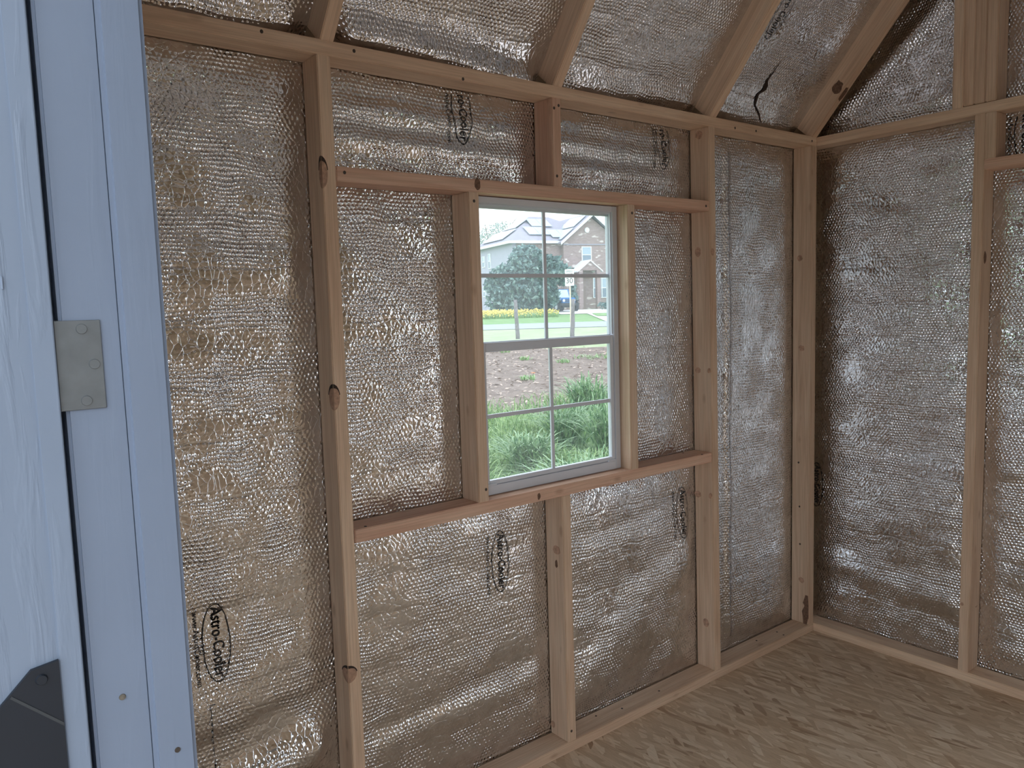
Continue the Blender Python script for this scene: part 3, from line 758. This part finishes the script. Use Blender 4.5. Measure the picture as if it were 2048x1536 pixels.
def blade(vs, fs, base, az, h, out, w, seg=6, twist=0):
    d = Vector((math.cos(az), math.sin(az), 0)); sd = Vector((-math.sin(az + twist), math.cos(az + twist), 0))
    b0 = len(vs)
    for i in range(seg + 1):
        t = i / seg
        p = Vector(base) + d * (out * t ** 1.7) + Vector((0, 0, h * (t * 1.25 - .55 * t ** 3)))
        ww = w * (1 - t ** 2.2) * (.55 + .45 * min(1, t * 4)) + .0004
        vs.append(tuple(p - sd * ww / 2 + Vector((0, 0, .0)))); vs.append(tuple(p + sd * ww / 2))
    for i in range(seg): fs.append((b0 + 2 * i, b0 + 2 * i + 1, b0 + 2 * i + 3, b0 + 2 * i + 2))
def clump(name, label, cat, loc, n, hmin, hmax, spread, wid, mat, group=None, rad=.12, bias=None):
    vs, fs = [], []
    for _ in range(n):
        az = random.uniform(0, 2 * PI) if bias is None else random.gauss(bias, 1.1)
        r = rad * math.sqrt(random.random()); a2 = random.uniform(0, 2 * PI)
        h = random.uniform(hmin, hmax); t = random.random() ** .7
        blade(vs, fs, (r * math.cos(a2), r * math.sin(a2), 0), az, h * (1 - .35 * t), spread * t * random.uniform(.7, 1.2), wid * random.uniform(.7, 1.2), 6, random.uniform(-.6, .6))
    me = bpy.data.meshes.new(name); me.from_pydata(vs, [], fs); me.update()
    o = link(name, me, mat); o.location = loc; tag(o, label, cat, group); return o
def gpx(u, s): return lat(u, s)
g1 = 'big arching grass clumps outside the window'
clump('grass_clump', 'arching green grass clump filling the lower right window pane', 'grass', G(gpx(1158, 6.8), 6.8), 300, .62, .98, .95, .026, BLADE, g1, .20)
clump('grass_clump', 'tall upright grass clump at the right edge of the lower sash', 'grass', G(gpx(1216, 9.2), 9.2), 260, .85, 1.2, .75, .026, BLADE, g1, .22)
clump('grass_clump', 'grass clump rising behind the crossing of the lower muntins', 'grass', G(gpx(1132, 9.9), 9.9), 230, .7, 1.0, .8, .026, BLADE, g1, .22)
clump('grass_clump', 'grass clump in the lower left window pane beside the muntin', 'grass', G(gpx(1052, 8.8), 8.8), 230, .5, .75, .85, .024, BLADE, g1, .22)
clump('grass_clump', 'farthest of the big grass clumps, near the bare soil', 'grass', G(gpx(1178, 12.0), 12.0), 230, .75, 1.1, .8, .03, BLADE, g1, .26)
clump('grass_clump', 'grass clump at the lower right corner of the window', 'grass', G(gpx(1228, 7.0), 7.0), 230, .6, .95, .85, .026, BLADE, g1, .2)
vs, fs = [], []
for i_ in range(11000):
    s = 5.6 + 8.4 * random.random() ** 1.1; u = random.uniform(940, 1250)
    l = gpx(u, s) + random.uniform(-.1, .1)
    if i_ > 6500: l = random.uniform(-4.5, 5.5)
    if i_ > 6500 and (G(l, s).y < .6): continue
    if s > 12.6 + 1.2 * nz(l * .8, 1.2) : continue
    h = random.uniform(.14, .40) * (.6 + .8 * (nz(l * 1.1, s * .9, 2) + .5))
    if nz(l * 1.3 + 5, s * .8, 7) < -.22: h *= .4
    blade(vs, fs, G(l, s), random.uniform(0, 2 * PI), max(.06, h), random.uniform(.05, .32), .016, 4, random.uniform(-.8, .8))
me = bpy.data.meshes.new('meadow_grass'); me.from_pydata(vs, [], fs); me.update()
tag(link('meadow_grass', me, BLADE2), 'loose green grass covering the ground just outside the window', 'grass', kind='stuff')
for i, (u, s, n_, txt) in enumerate(((1052, 21.5, 40, 'small green weed on bare soil in the left lower pane'), (1128, 20.5, 45, 'small green weed on bare soil right of the muntin'), (1200, 21.5, 80, 'wide green weed patch on bare soil at right window edge'), (1056, 17.0, 50, 'low green weed beside the orange flower'), (1012, 24.0, 30, 'tiny far weed on bare soil at left'))):
    clump('weed', txt, 'weed', G(gpx(u, s), s), n_, .10, .22, .22 if i != 2 else .5, .03, WEED, 'weeds on the bare soil', .16 if i != 2 else .7)
# dry leaves and twigs scattered on the soil
vs, fs = [], []
for _ in range(900):
    s = random.uniform(12.5, 25.5); l = lat(random.uniform(930, 1260), s); p = G(l, s, .03); a = random.uniform(0, 2 * PI); L_, w_ = random.uniform(.03, .16), random.uniform(.015, .04)
    d = Vector((math.cos(a), math.sin(a), random.uniform(-.1, .25))) * L_; e_ = Vector((-math.sin(a), math.cos(a), .4)) * w_; k = len(vs)
    vs += [tuple(p), tuple(p + d * .5 + e_), tuple(p + d), tuple(p + d * .5 - e_ * .6)]; fs.append((k, k + 1, k + 2, k + 3))
me = bpy.data.meshes.new('dry_litter'); me.from_pydata(vs, [], fs); me.update()
tag(link('dry_litter', me, plain('dry_leaf_litter', (.46, .36, .30), .9, 0, .5, 3)), 'dry leaves and twigs scattered over the bare soil', 'litter', kind='stuff')
# orange flower
fl = empty('orange_flower', G(gpx(1067, 16.6), 16.6)); tag(fl, 'single orange flower standing on the bare soil', 'flower')
ORANGE = plain('orange_petals', (.85, .30, .10), .5); STEMG = plain('green_stem', (.12, .28, .08), .6)
bm = bmesh.new(); cyl(bm, (0, 0, 0), (0, 0, .20), .006, .004, 6); link('stem', bm_mesh(bm, 'stem'), STEMG, fl)
bm = bmesh.new()
for i in range(7):
    a = 2 * PI * i / 7; c, s_ = math.cos(a), math.sin(a)
    P = [Vector((0, 0, .20)), Vector((.03 * c - .016 * s_, .03 * s_ + .016 * c, .215)), Vector((.055 * c, .055 * s_, .21)), Vector((.03 * c + .016 * s_, .03 * s_ - .016 * c, .215))]
    prism(bm, P, (0, 0, .004))
link('petals', bm_mesh(bm, 'petals'), ORANGE, fl)

# flower bed: yellow bloom over green
YEL = plain('yellow_blooms', (.82, .66, .16), .6, 0, .25, 3)
vs, fs = [], []; fv, ff = [], []
for _ in range(2600):
    s = random.uniform(52.0, 57.0); l = random.uniform(-6.5, 0.9 - max(0, s - 54) * .3) ; h = random.uniform(.15, .5)
    b = G(l, s); blade(vs, fs, b, random.uniform(0, 6.3), h, .12, .06, 2)
    if random.random() < (.75 if l < -1.5 else .35):
        c = Vector(b) + Vector((0, 0, h)); r = random.uniform(.035, .075); n0 = len(fv)
        fv += [tuple(c + Vector(q) * r) for q in ((1, 0, 0), (-1, 0, 0), (0, 1, 0), (0, -1, 0), (0, 0, 1), (0, 0, -1))]
        ff += [tuple(n0 + i for i in t) for t in ((0, 2, 4), (2, 1, 4), (1, 3, 4), (3, 0, 4), (2, 0, 5), (1, 2, 5), (3, 1, 5), (0, 3, 5))]
bed = empty('flower_bed', G(-2.8, 54.5)); tag(bed, 'strip of yellow wildflowers beyond the road, before the big bush', 'flowers', kind='stuff')
for nm, V_, F_, m_ in (('leaves', vs, fs, WEED), ('blooms', fv, ff, YEL)):
    me = bpy.data.meshes.new(nm); me.from_pydata(V_, [], F_); me.update(); o = link(nm, me, m_); o.parent = bed; o.matrix_parent_inverse = Matrix.Translation(-G(-2.8, 54.5)); o['kind'] = 'stuff'

# fence posts
POSTM = plain('weathered_grey_post', (.22, .195, .205), .9, 0, .3, 14)
def post(u0, u1, s, h, label, r=.075):
    b = G(lat(u0, s), s); t = G(lat(u1, s), s); t.z = b.z + h
    bm = bmesh.new(); n = 9; prev = None; rings = 9
    for j in range(rings + 1):
        q = j / rings; c = b.lerp(t, q) - b + Vector((.02 * nz(q * 4, u0), .02 * nz(q * 4, u0, 5), 0)) - Vector((0, 0, .06 if j == 0 else 0))
        rr = r * (1.12 - .25 * q + .14 * nz(q * 7, u0, 2))
        ring = [bm.verts.new(c + Vector((math.cos(2 * PI * i / n) * rr * (1 + .18 * nz(i * 1.3, q * 3, u0)), math.sin(2 * PI * i / n) * rr, .03 * nz(i, u0) if j == rings else 0))) for i in range(n)]
        if prev:
            for i in range(n): bm.faces.new((prev[i], prev[(i + 1) % n], ring[(i + 1) % n], ring[i]))
        else: bm.faces.new(ring[::-1])
        prev = ring
    bm.faces.new(prev)
    o = link('fence_post', bm_mesh(bm, 'fence_post', True), POSTM); o.location = b; tag(o, label, 'post', 'old wooden fence posts')
post(1038, 1035, 30, 1.50, 'weathered wooden fence post in front of the big bush')
post(1147, 1150, 30, 1.46, 'weathered wooden fence post standing beside the speed sign', .082)

# speed sign
sg = empty('speed_sign', G(lat(1144, 33), 33)); tag(sg, 'white speed limit sign on a slim pale pole', 'sign')
SIGNW = plain('white_sign_face', (.86, .87, .86), .5, 0, .02); POLE = plain('cream_pole', (.78, .70, .52), .5, 0, .05)  # pole's cream tone paints in yellow light reflected from the grass
sgz = sg.location.z
toc = (CAM - sg.location); toc.z = 0; toc.normalize(); ang = math.atan2(toc.y, toc.x) - math.radians(24)
sg.rotation_euler = (0, 0, ang)
top = 1.528 + (612 - 540) / FPX * 33 - sgz; bot = 1.528 + (612 - 572.5) / FPX * 33 - sgz
bm = bmesh.new(); cyl(bm, (-.03, 0, -.1), (-.03, 0, top - .06), .028, .028, 10); link('pole', bm_mesh(bm, 'pole'), POLE, sg)
pl = box('sign_panel', (0, -.205, bot), (.006, .205, top), SIGNW, sg, .001)
def sign_text(body, w_, h_, z):
    v, f = fit_text(body, w_, h_)
    me = bpy.data.meshes.new('lettering'); me.from_pydata([(.0075, x, z + y) for x, y in v], [], f); me.update(); link('lettering', me, INK, pl)
sign_text('30', .30, .22, bot + .21)
sign_text('SPEED', .30, .085, top - .095); sign_text('LIMIT', .28, .085, top - .225)

# foliage
def mat_leaf(name, c1, c2, c3):
    k = N(name); tc = k.n('TexCoord'); n1 = k.n('TexNoise'); n1.inputs['Scale'].default_value = 2.6; n1.inputs['Detail'].default_value = 6; k.l(tc.outputs['Object'], n1.inputs['Vector'])
    c = k.ramp(n1.outputs[0], [(.34, c1), (.5, c2), (.66, c3)])
    tl = k.n('BsdfTranslucent'); k.l(c, tl.inputs[0]); k.set(Base_Color=c, Roughness=.5)
    mx = k.n('MixShader'); mx.inputs[0].default_value = .25; k.l(k.b.outputs[0], mx.inputs[1]); k.l(tl.outputs[0], mx.inputs[2]); k.l(mx.outputs[0], k.out.inputs[0])
    return k.m
LEAF = mat_leaf('blue_green_leaves', (.035, .08, .08), (.14, .25, .24), (.44, .57, .52))  # lightest tone paints in the bush's bluish-white highlights
LEAF2 = mat_leaf('grey_green_leaves', (.30, .36, .33), (.40, .46, .43), (.5, .55, .5))
TRUNK = plain('grey_bark', (.20, .17, .15), .9, 0, .2, 5)
def foliage(lobes, n, size, dens=.45):
    vs, fs = [], []
    tot = sum(l[3] * l[4] for l in lobes)
    for (cx, cy, cz, rx, rz) in lobes:
        for _ in range(int(n * rx * rz / tot)):
            d = Vector((random.gauss(0, 1), random.gauss(0, 1), random.gauss(0, 1))).normalized()
            r = random.random() ** dens
            c = Vector((cx + d.x * rx * r, cy + d.y * rx * r, cz + d.z * rz * r))
            c += Vector((nz(c.x * 2, c.y, 1), nz(c.y * 2, c.z, 2), nz(c.z * 2, c.x, 3))) * .18
            a = Vector((random.gauss(0, 1), random.gauss(0, 1), random.gauss(0, 1))).normalized(); b = a.cross(Vector((random.gauss(0, 1), random.gauss(0, 1), random.gauss(0, 1)))).normalized()
            s = size * random.uniform(.6, 1.3); k = len(vs)
            vs += [tuple(c + a * s), tuple(c + b * s * .45), tuple(c - a * s), tuple(c - b * s * .45)]; fs.append((k, k + 1, k + 2, k + 3))
    return vs, fs
def tree(name, label, cat, loc, lobes, n, size, mat, trunk_h, trunk_r, dens=.45):
    t = empty(name, loc); tag(t, label, cat)
    vs, fs = foliage(lobes, n, size, dens); me = bpy.data.meshes.new('foliage'); me.from_pydata(vs, [], fs); me.update(); f_ = link('foliage', me, mat, t); f_['kind'] = 'stuff'
    bm = bmesh.new(); cyl(bm, (0, 0, -.1), (0, 0, trunk_h), trunk_r, trunk_r * .5, 8)
    for i in range(5):
        a = i * 1.3; z = trunk_h * (.55 + .09 * i); cyl(bm, (0, 0, z), (math.cos(a) * trunk_h * .45, math.sin(a) * trunk_h * .45, z + trunk_h * .45), trunk_r * .4, trunk_r * .12, 6)
    link('trunk', bm_mesh(bm, 'trunk'), TRUNK, t)
    return t
s_ = 58.5; k_ = s_ / FPX; gz = ground_z(s_)
def lob(u, v, ru, rv, dy=0):
    d = R2 * ((u - 1058) * k_) + F2 * dy
    return (d.x, d.y, 1.528 + (614 - v) * k_ - gz, ru * k_, rv * k_)
tree('big_bush', 'big rounded blue-green bush in front of the house', 'bush', G(lat(1058, s_), s_),
     [lob(1040, 580, 52, 44), lob(1062, 535, 42, 42), lob(1010, 600, 34, 24), lob(1085, 590, 38, 38), lob(1100, 540, 34, 30), lob(1125, 552, 28, 22), lob(1020, 555, 34, 28), lob(1060, 505, 26, 16, .5), lob(1000, 570, 26, 26), lob(1030, 612, 46, 14)],
     9000, .24, LEAF, 2.2, .16, .33)
tree('bare_crowned_tree', 'sparse tree rising behind the roof at left', 'tree', G(lat(990, 100), 100),
     [(0, 0, 9.0, 2.4, 1.6), (1.2, -1, 9.9, 1.6, 1.3), (-1.3, 1, 8.3, 1.8, 1.4)], 1500, .16, LEAF2, 8.2, .22, .5)
tree('dark_shrub', 'small dark shrub by the porch behind the sign', 'shrub', G(lat(1152, 66.5), 66.5), [(0, 0, 1.0, .42, 1.0), (.1, .1, 1.8, .3, .7)], 700, .10, LEAF, .6, .05)
tree('low_hedge_shrub', 'low rounded shrub under the wide ground-floor window', 'shrub', G(lat(1213, 66.5), 66.5), [(0, 0, .35, .6, .35)], 400, .09, LEAF, .3, .04)

# ---- brick house
def mat_brick():
    k = N('mottled_house_brick'); tc = k.n('TexCoord')
    br = k.n('TexBrick'); br.inputs['Scale'].default_value = 4.0; br.inputs['Color1'].default_value = (.28, .195, .185, 1); br.inputs['Color2'].default_value = (.37, .275, .26, 1); br.inputs['Mortar'].default_value = (.44, .39, .38, 1)
    br.inputs['Mortar Size'].default_value = .02; br.inputs['Brick Width'].default_value = .9; br.inputs['Row Height'].default_value = .32
    sp = k.n('SeparateXYZ'); k.l(tc.outputs['Object'], sp.inputs[0]); cb = k.n('CombineXYZ'); k.l(k.math('ADD', sp.outputs[0], sp.outputs[1]), cb.inputs[0]); k.l(sp.outputs[2], cb.inputs[1]); k.l(cb.outputs[0], br.inputs['Vector'])
    mp = k.n('Mapping'); mp.inputs['Scale'].default_value = (1.3, 3.2, 1); k.l(cb.outputs[0], mp.inputs[0])
    vo = k.n('TexNoise'); vo.inputs['Scale'].default_value = 1.0; vo.inputs['Detail'].default_value = 1; k.l(mp.outputs[0], vo.inputs['Vector'])
    c = k.mix(k.ramp(vo.outputs[0], [(.62, (0, 0, 0)), (.68, (.9, .9, .9))]), br.outputs[0], (.66, .58, .55))
    return k.set(Base_Color=c, Roughness=.9)
BRICK = mat_brick()
SHING = mat_ground('lilac_grey_shingles', [(.30, .285, .345), (.38, .365, .42)], 3.0, .85, .01)
SIDING = plain('pale_lilac_siding', (.43, .42, .51), .7, 0, .05, 2)
FASC = plain('pale_fascia', (.78, .78, .80), .6, 0, .03)
PANEL = plain('glossy_solar_panel', (.40, .46, .53), .15, .1, .05)
WGLASS = plain('bluish_house_glass', (.38, .47, .55), .1, 0, .06); WDARK = plain('dark_house_glass', (.20, .26, .32), .1, 0, .06)
c0 = GZ(-2.7, 68, ground_z(68) - .02)
E1 = (R2 * .9 + F2 * .43).normalized(); E2 = (R2 * -.43 + F2 * .9).normalized()
house = empty('brick_house', c0, 0); house.matrix_world = Matrix(((E1.x, E2.x, 0, c0.x), (E1.y, E2.y, 0, c0.y), (0, 0, 1, c0.z), (0, 0, 0, 1)))
tag(house, 'two-storey brick house with grey hip roof and solar panels', 'house')
ze = 7.2 - c0.z; zr = 9.85 - c0.z; zg = 9.42 - c0.z
def hpart(name, bm, mat, par=house): return link(name, bm_mesh(bm, name), mat, par)
bm = bmesh.new(); add_box(bm, (0, 0, -.3), (10.2, 8.9, ze)); hpart('main_wall', bm, SIDING)
bm = bmesh.new(); add_box(bm, (.35, -.08, -.3), (4.6, -.001, ze - .05)); hpart('front_brick_wall', bm, BRICK)
bm = bmesh.new(); prism(bm, [(4.6, -.6, -.3), (10.2, -.6, -.3), (10.2, -.6, ze), (7.4, -.6, zg - .15), (4.6, -.6, ze)], (0, 1.2, 0)); hpart('gable_wall', bm, BRICK)
bm = bmesh.new()
o4 = .45
A, B, C_, D_ = (-o4, -o4, ze - .05), (10.2 + o4, -o4, ze - .05), (10.2 + o4, 8.9 + o4, ze - .05), (-o4, 8.9 + o4, ze - .05); P_, Q_ = (3.6, 4.4, zr), (5.6, 4.4, zr)
vv = [bm.verts.new(p) for p in (A, B, C_, D_, P_, Q_)]
for f in ((0, 1, 5, 4), (1, 2, 5), (2, 3, 4, 5), (3, 0, 4), (3, 2, 1, 0)): bm.faces.new([vv[i] for i in f])
hpart('hip_roof', bm, SHING)
bm = bmesh.new()
for s in (-1, 1):
    x_e = 7.4 + s * 3.25; ze2 = ze - .28
    prism(bm, [(7.4, -1.0, zg + .1), (x_e, -1.0, ze2), (x_e, 5.5, ze2), (7.4, 5.5, zg + .1)], (0, 0, .14))
gr = hpart('gable_roof', bm, SHING)
bm = bmesh.new()
for s in (-1, 1):
    x_e = 7.4 + s * 3.25; ze2 = ze - .28
    prism(bm, [(7.4, -1.03, zg + .24), (x_e, -1.03, ze2 + .14), (x_e, -1.03, ze2 - .1), (7.4, -1.03, zg - .02)], (0, -.05, 0))
hpart('gable_fascia', bm, FASC)
bm = bmesh.new(); add_box(bm, (-o4, -o4 - .06, ze - .2), (4.4, -o4, ze + .02)); add_box(bm, (-o4 - .06, -o4, ze - .2), (-o4, 8.9 + o4, ze + .02)); hpart('eave_fascia', bm, FASC)
bm = bmesh.new(); add_box(bm, (4.58, -.66, ze - .35), (10.22, -.6, ze - .25)); hpart('brick_band', bm, SHING)
bm = bmesh.new(); cyl(bm, (6.95, -.6, 8.16 - c0.z), (6.95, -.68, 8.16 - c0.z), .23, n=18); hpart('round_vent', bm, FASC)
def hwin(x0, x1, z0, z1, y, cols, side=False):
    def mp(x, yy, z): return (yy, x, z) if side else (x, yy, z)
    f = empty('window'); f.parent = house
    def bx_(name, xa, xb, za, zb, ya, yb, mat):
        bm = bmesh.new(); lo, hi = mp(xa, ya, za), mp(xb, yb, zb); add_box(bm, tuple(map(min, lo, hi)), tuple(map(max, lo, hi))); link(name, bm_mesh(bm, name), mat, f)
    zm_ = (z0 + z1) / 2; w_ = .07
    bx_('frame', x0, x1, z1 - w_, z1, y, y - .06, FASC); bx_('frame', x0, x1, z0, z0 + w_, y, y - .06, FASC); bx_('frame', x0, x1, zm_ - .035, zm_ + .035, y, y - .06, FASC)
    step_ = (x1 - x0) / cols
    for i in range(cols + 1):
        xx = min(max(x0 + i * step_, x0 + .035), x1 - .035); bx_('frame', xx - .04, xx + .04, z0, z1, y, y - .065, FASC)
    for i in range(cols):
        bx_('pane', x0 + i * step_ + .02, x0 + (i + 1) * step_ - .02, zm_, z1 - .03, y, y - .03, WGLASS)
        bx_('pane', x0 + i * step_ + .02, x0 + (i + 1) * step_ - .02, z0 + .03, zm_, y, y - .03, WDARK)
hwin(6.38, 7.36, 5.27 - c0.z, 6.72 - c0.z, -.6, 1)
hwin(7.45, 9.25, 2.15 - c0.z, 3.95 - c0.z, -.6, 2)
hwin(5.1, 5.75, 5.15 - c0.z, 6.55 - c0.z, 0, 1, True); hwin(6.6, 7.3, 5.35 - c0.z, 6.4 - c0.z, 0, 1, True); hwin(6.6, 7.3, 2.6 - c0.z, 3.6 - c0.z, 0, 1, True)
# porch
bm = bmesh.new()
zp0, zp1 = 4.55 - c0.z, 5.38 - c0.z
prism(bm, [(5.2, -2.3, zp0), (7.35, -2.3, zp0), (6.27, -2.3, zp1)], (0, 1.7, 0)); hpart('porch_gable', bm, BRICK)
bm = bmesh.new()
for s in (-1, 1): prism(bm, [(6.27, -2.4, zp1 + .08), (6.27 + s * 1.25, -2.4, zp0 - .06), (6.27 + s * 1.25, -2.4, zp0 - .16), (6.27, -2.4, zp1 - .04)], (0, 1.9, 0))
hpart('porch_roof', bm, FASC)
for xx in (5.35, 7.1):
    bm = bmesh.new(); add_box(bm, (xx - .18, -2.35, -.3), (xx + .18, -1.99, zp0)); hpart('porch_column', bm, BRICK)
bm = bmesh.new(); add_box(bm, (5.8, -.64, 0), (6.7, -.60, 2.05)); hpart('front_door', bm, plain('brown_front_door', (.30, .22, .20), .5))
# solar panels lying on the roof slopes
def spanel(o, ax, ay, nrm_, w_, h_):
    o, ax, ay, nrm_ = Vector(o), Vector(ax).normalized(), Vector(ay).normalized(), Vector(nrm_).normalized()
    bm = bmesh.new(); q = o + nrm_ * .10
    prism(bm, [q, q + ax * w_, q + ax * w_ + ay * h_, q + ay * h_], nrm_ * .05); hpart('solar_panel', bm, PANEL)
up_f = Vector((0, 4.4 + o4, zr - ze + .05)); n_f = Vector((1, 0, 0)).cross(up_f)
for i in range(4): spanel(Vector((1.9 + i * 1.02, -o4, ze - .05)) + up_f * (.22 if i < 2 else .12), (1, 0, 0), up_f, n_f, 1.0, 1.65)
for i in range(2): spanel(Vector((2.9 + i * 1.02, -o4, ze - .05)) + up_f * .55, (1, 0, 0), up_f, n_f, 1.0, 1.65)
up_l = Vector((3.6 + o4, 0, zr - ze + .05)); n_l = up_l.cross(Vector((0, 1, 0))) * -1
if n_l.z < 0: n_l = -n_l
for i in range(5): spanel(Vector((-o4, 2.2 + i * 1.02, ze - .05)) + up_l * .12, (0, 1, 0), up_l, n_l, 1.0, 1.7)
for i in range(3): spanel(Vector((-o4, 3.0 + i * 1.02, ze - .05)) + up_l * .52, (0, 1, 0), up_l, n_l, 1.0, 1.6)
up_g = Vector((3.25, 0, zg + .1 - (ze - .28))); n_g = Vector((-up_g.z, 0, up_g.x))
for j in range(2):
    for i in range(4 - j): spanel(Vector((7.4 - 3.25, -.7 + j * .3 + i * 1.02, ze - .28)) + up_g * (.08 + .44 * j) + Vector((0, 0, .10)), (0, 1, 0), up_g, n_g, 1.0, 1.62)

# ---- blue off-roader on the driveway
JB = plain('blue_car_paint', (.06, .23, .56), .25, 0, .05); JK = plain('black_car_plastic', (.05, .055, .065), .6); JG = plain('sky_painted_windscreen', (.55, .70, .78), .1, 0, .03); JT = plain('tyre_rubber', (.05, .05, .06), .8); JR = plain('wheel_rim', (.40, .42, .46), .35, .7)  # car glass painted pale blue for the sky it reflects
jp = empty('off_road_car', G(lat(1122, 64), 64, .03)); tag(jp, 'blue off-road car parked on the pale driveway', 'car')
toc = (CAM - jp.location); jp.rotation_euler = (0, 0, math.atan2(toc.y, toc.x) + math.radians(26))
def jbox(name, lo, hi, mat, bev=.03, par=jp):
    bm = bmesh.new(); add_box(bm, lo, hi); bmesh.ops.bevel(bm, geom=bm.edges[:], offset=bev, segments=2, affect='EDGES'); return link(name, bm_mesh(bm, name), mat, par)
# front points to +x
jbox('body', (-1.9, -.76, .45), (.55, .76, 1.08), JB, .05); jbox('hood', (.5, -.62, .55), (1.75, .62, 1.08), JB, .05)
bm = bmesh.new(); prism(bm, [(-1.85, -.72, 1.06), (.62, -.72, 1.06), (.32, -.66, 1.78), (-1.8, -.66, 1.78)], (0, 1.38, 0)); link('cabin', bm_mesh(bm, 'cabin'), JB, jp)
bm = bmesh.new(); prism(bm, [(.635, -.62, 1.10), (.635, .62, 1.10), (.36, .58, 1.72), (.36, -.58, 1.72)], (.02, 0, .005)); link('windscreen', bm_mesh(bm, 'windscreen'), JG, jp)
for s in (-1, 1):
    bm = bmesh.new(); prism(bm, [(-.55, s * .735, 1.12), (.45, s * .735, 1.12), (.22, s * .70, 1.66), (-.55, s * .70, 1.66)], (0, s * .012, 0)); link('side_window', bm_mesh(bm, 'side_window'), JG, jp)
g_ = jbox('grille', (1.74, -.58, .62), (1.80, .58, 1.04), JB, .02)
for i in range(7): jbox('slot', (1.795, -.30 + i * .1 - .03, .70), (1.81, -.30 + i * .1 + .03, .98), JK, .003, g_)
for s in (-1, 1):
    bm = bmesh.new(); cyl(bm, (1.79, s * .45, .86), (1.83, s * .45, .86), .11, n=16); link('headlight', bm_mesh(bm, 'headlight'), FASC, jp)
    jbox('fender', (.95, s * .62 - (.0 if s > 0 else .30), .78), (1.80, s * .62 + (.30 if s > 0 else 0), .90), JK, .03)
    jbox('fender', (-1.75, s * .70 - (.0 if s > 0 else .22), .78), (-.85, s * .70 + (.22 if s > 0 else 0), .90), JK, .03)
    for x in (1.35, -1.3):
        w_ = empty('wheel', (x, s * .78, .40)); w_.parent = jp
        bm = bmesh.new(); cyl(bm, (0, -.13, 0), (0, .13, 0), .40, n=22); link('tyre', bm_mesh(bm, 'tyre'), JT, w_)
        bm = bmesh.new(); cyl(bm, (0, s * .10, 0), (0, s * .14, 0), .22, n=16); link('rim', bm_mesh(bm, 'rim'), JR, w_)
jbox('bumper', (1.82, -.80, .45), (2.02, .80, .66), JK, .03); jbox('chassis', (-1.7, -.55, .32), (1.7, .55, .5), JK, .02)
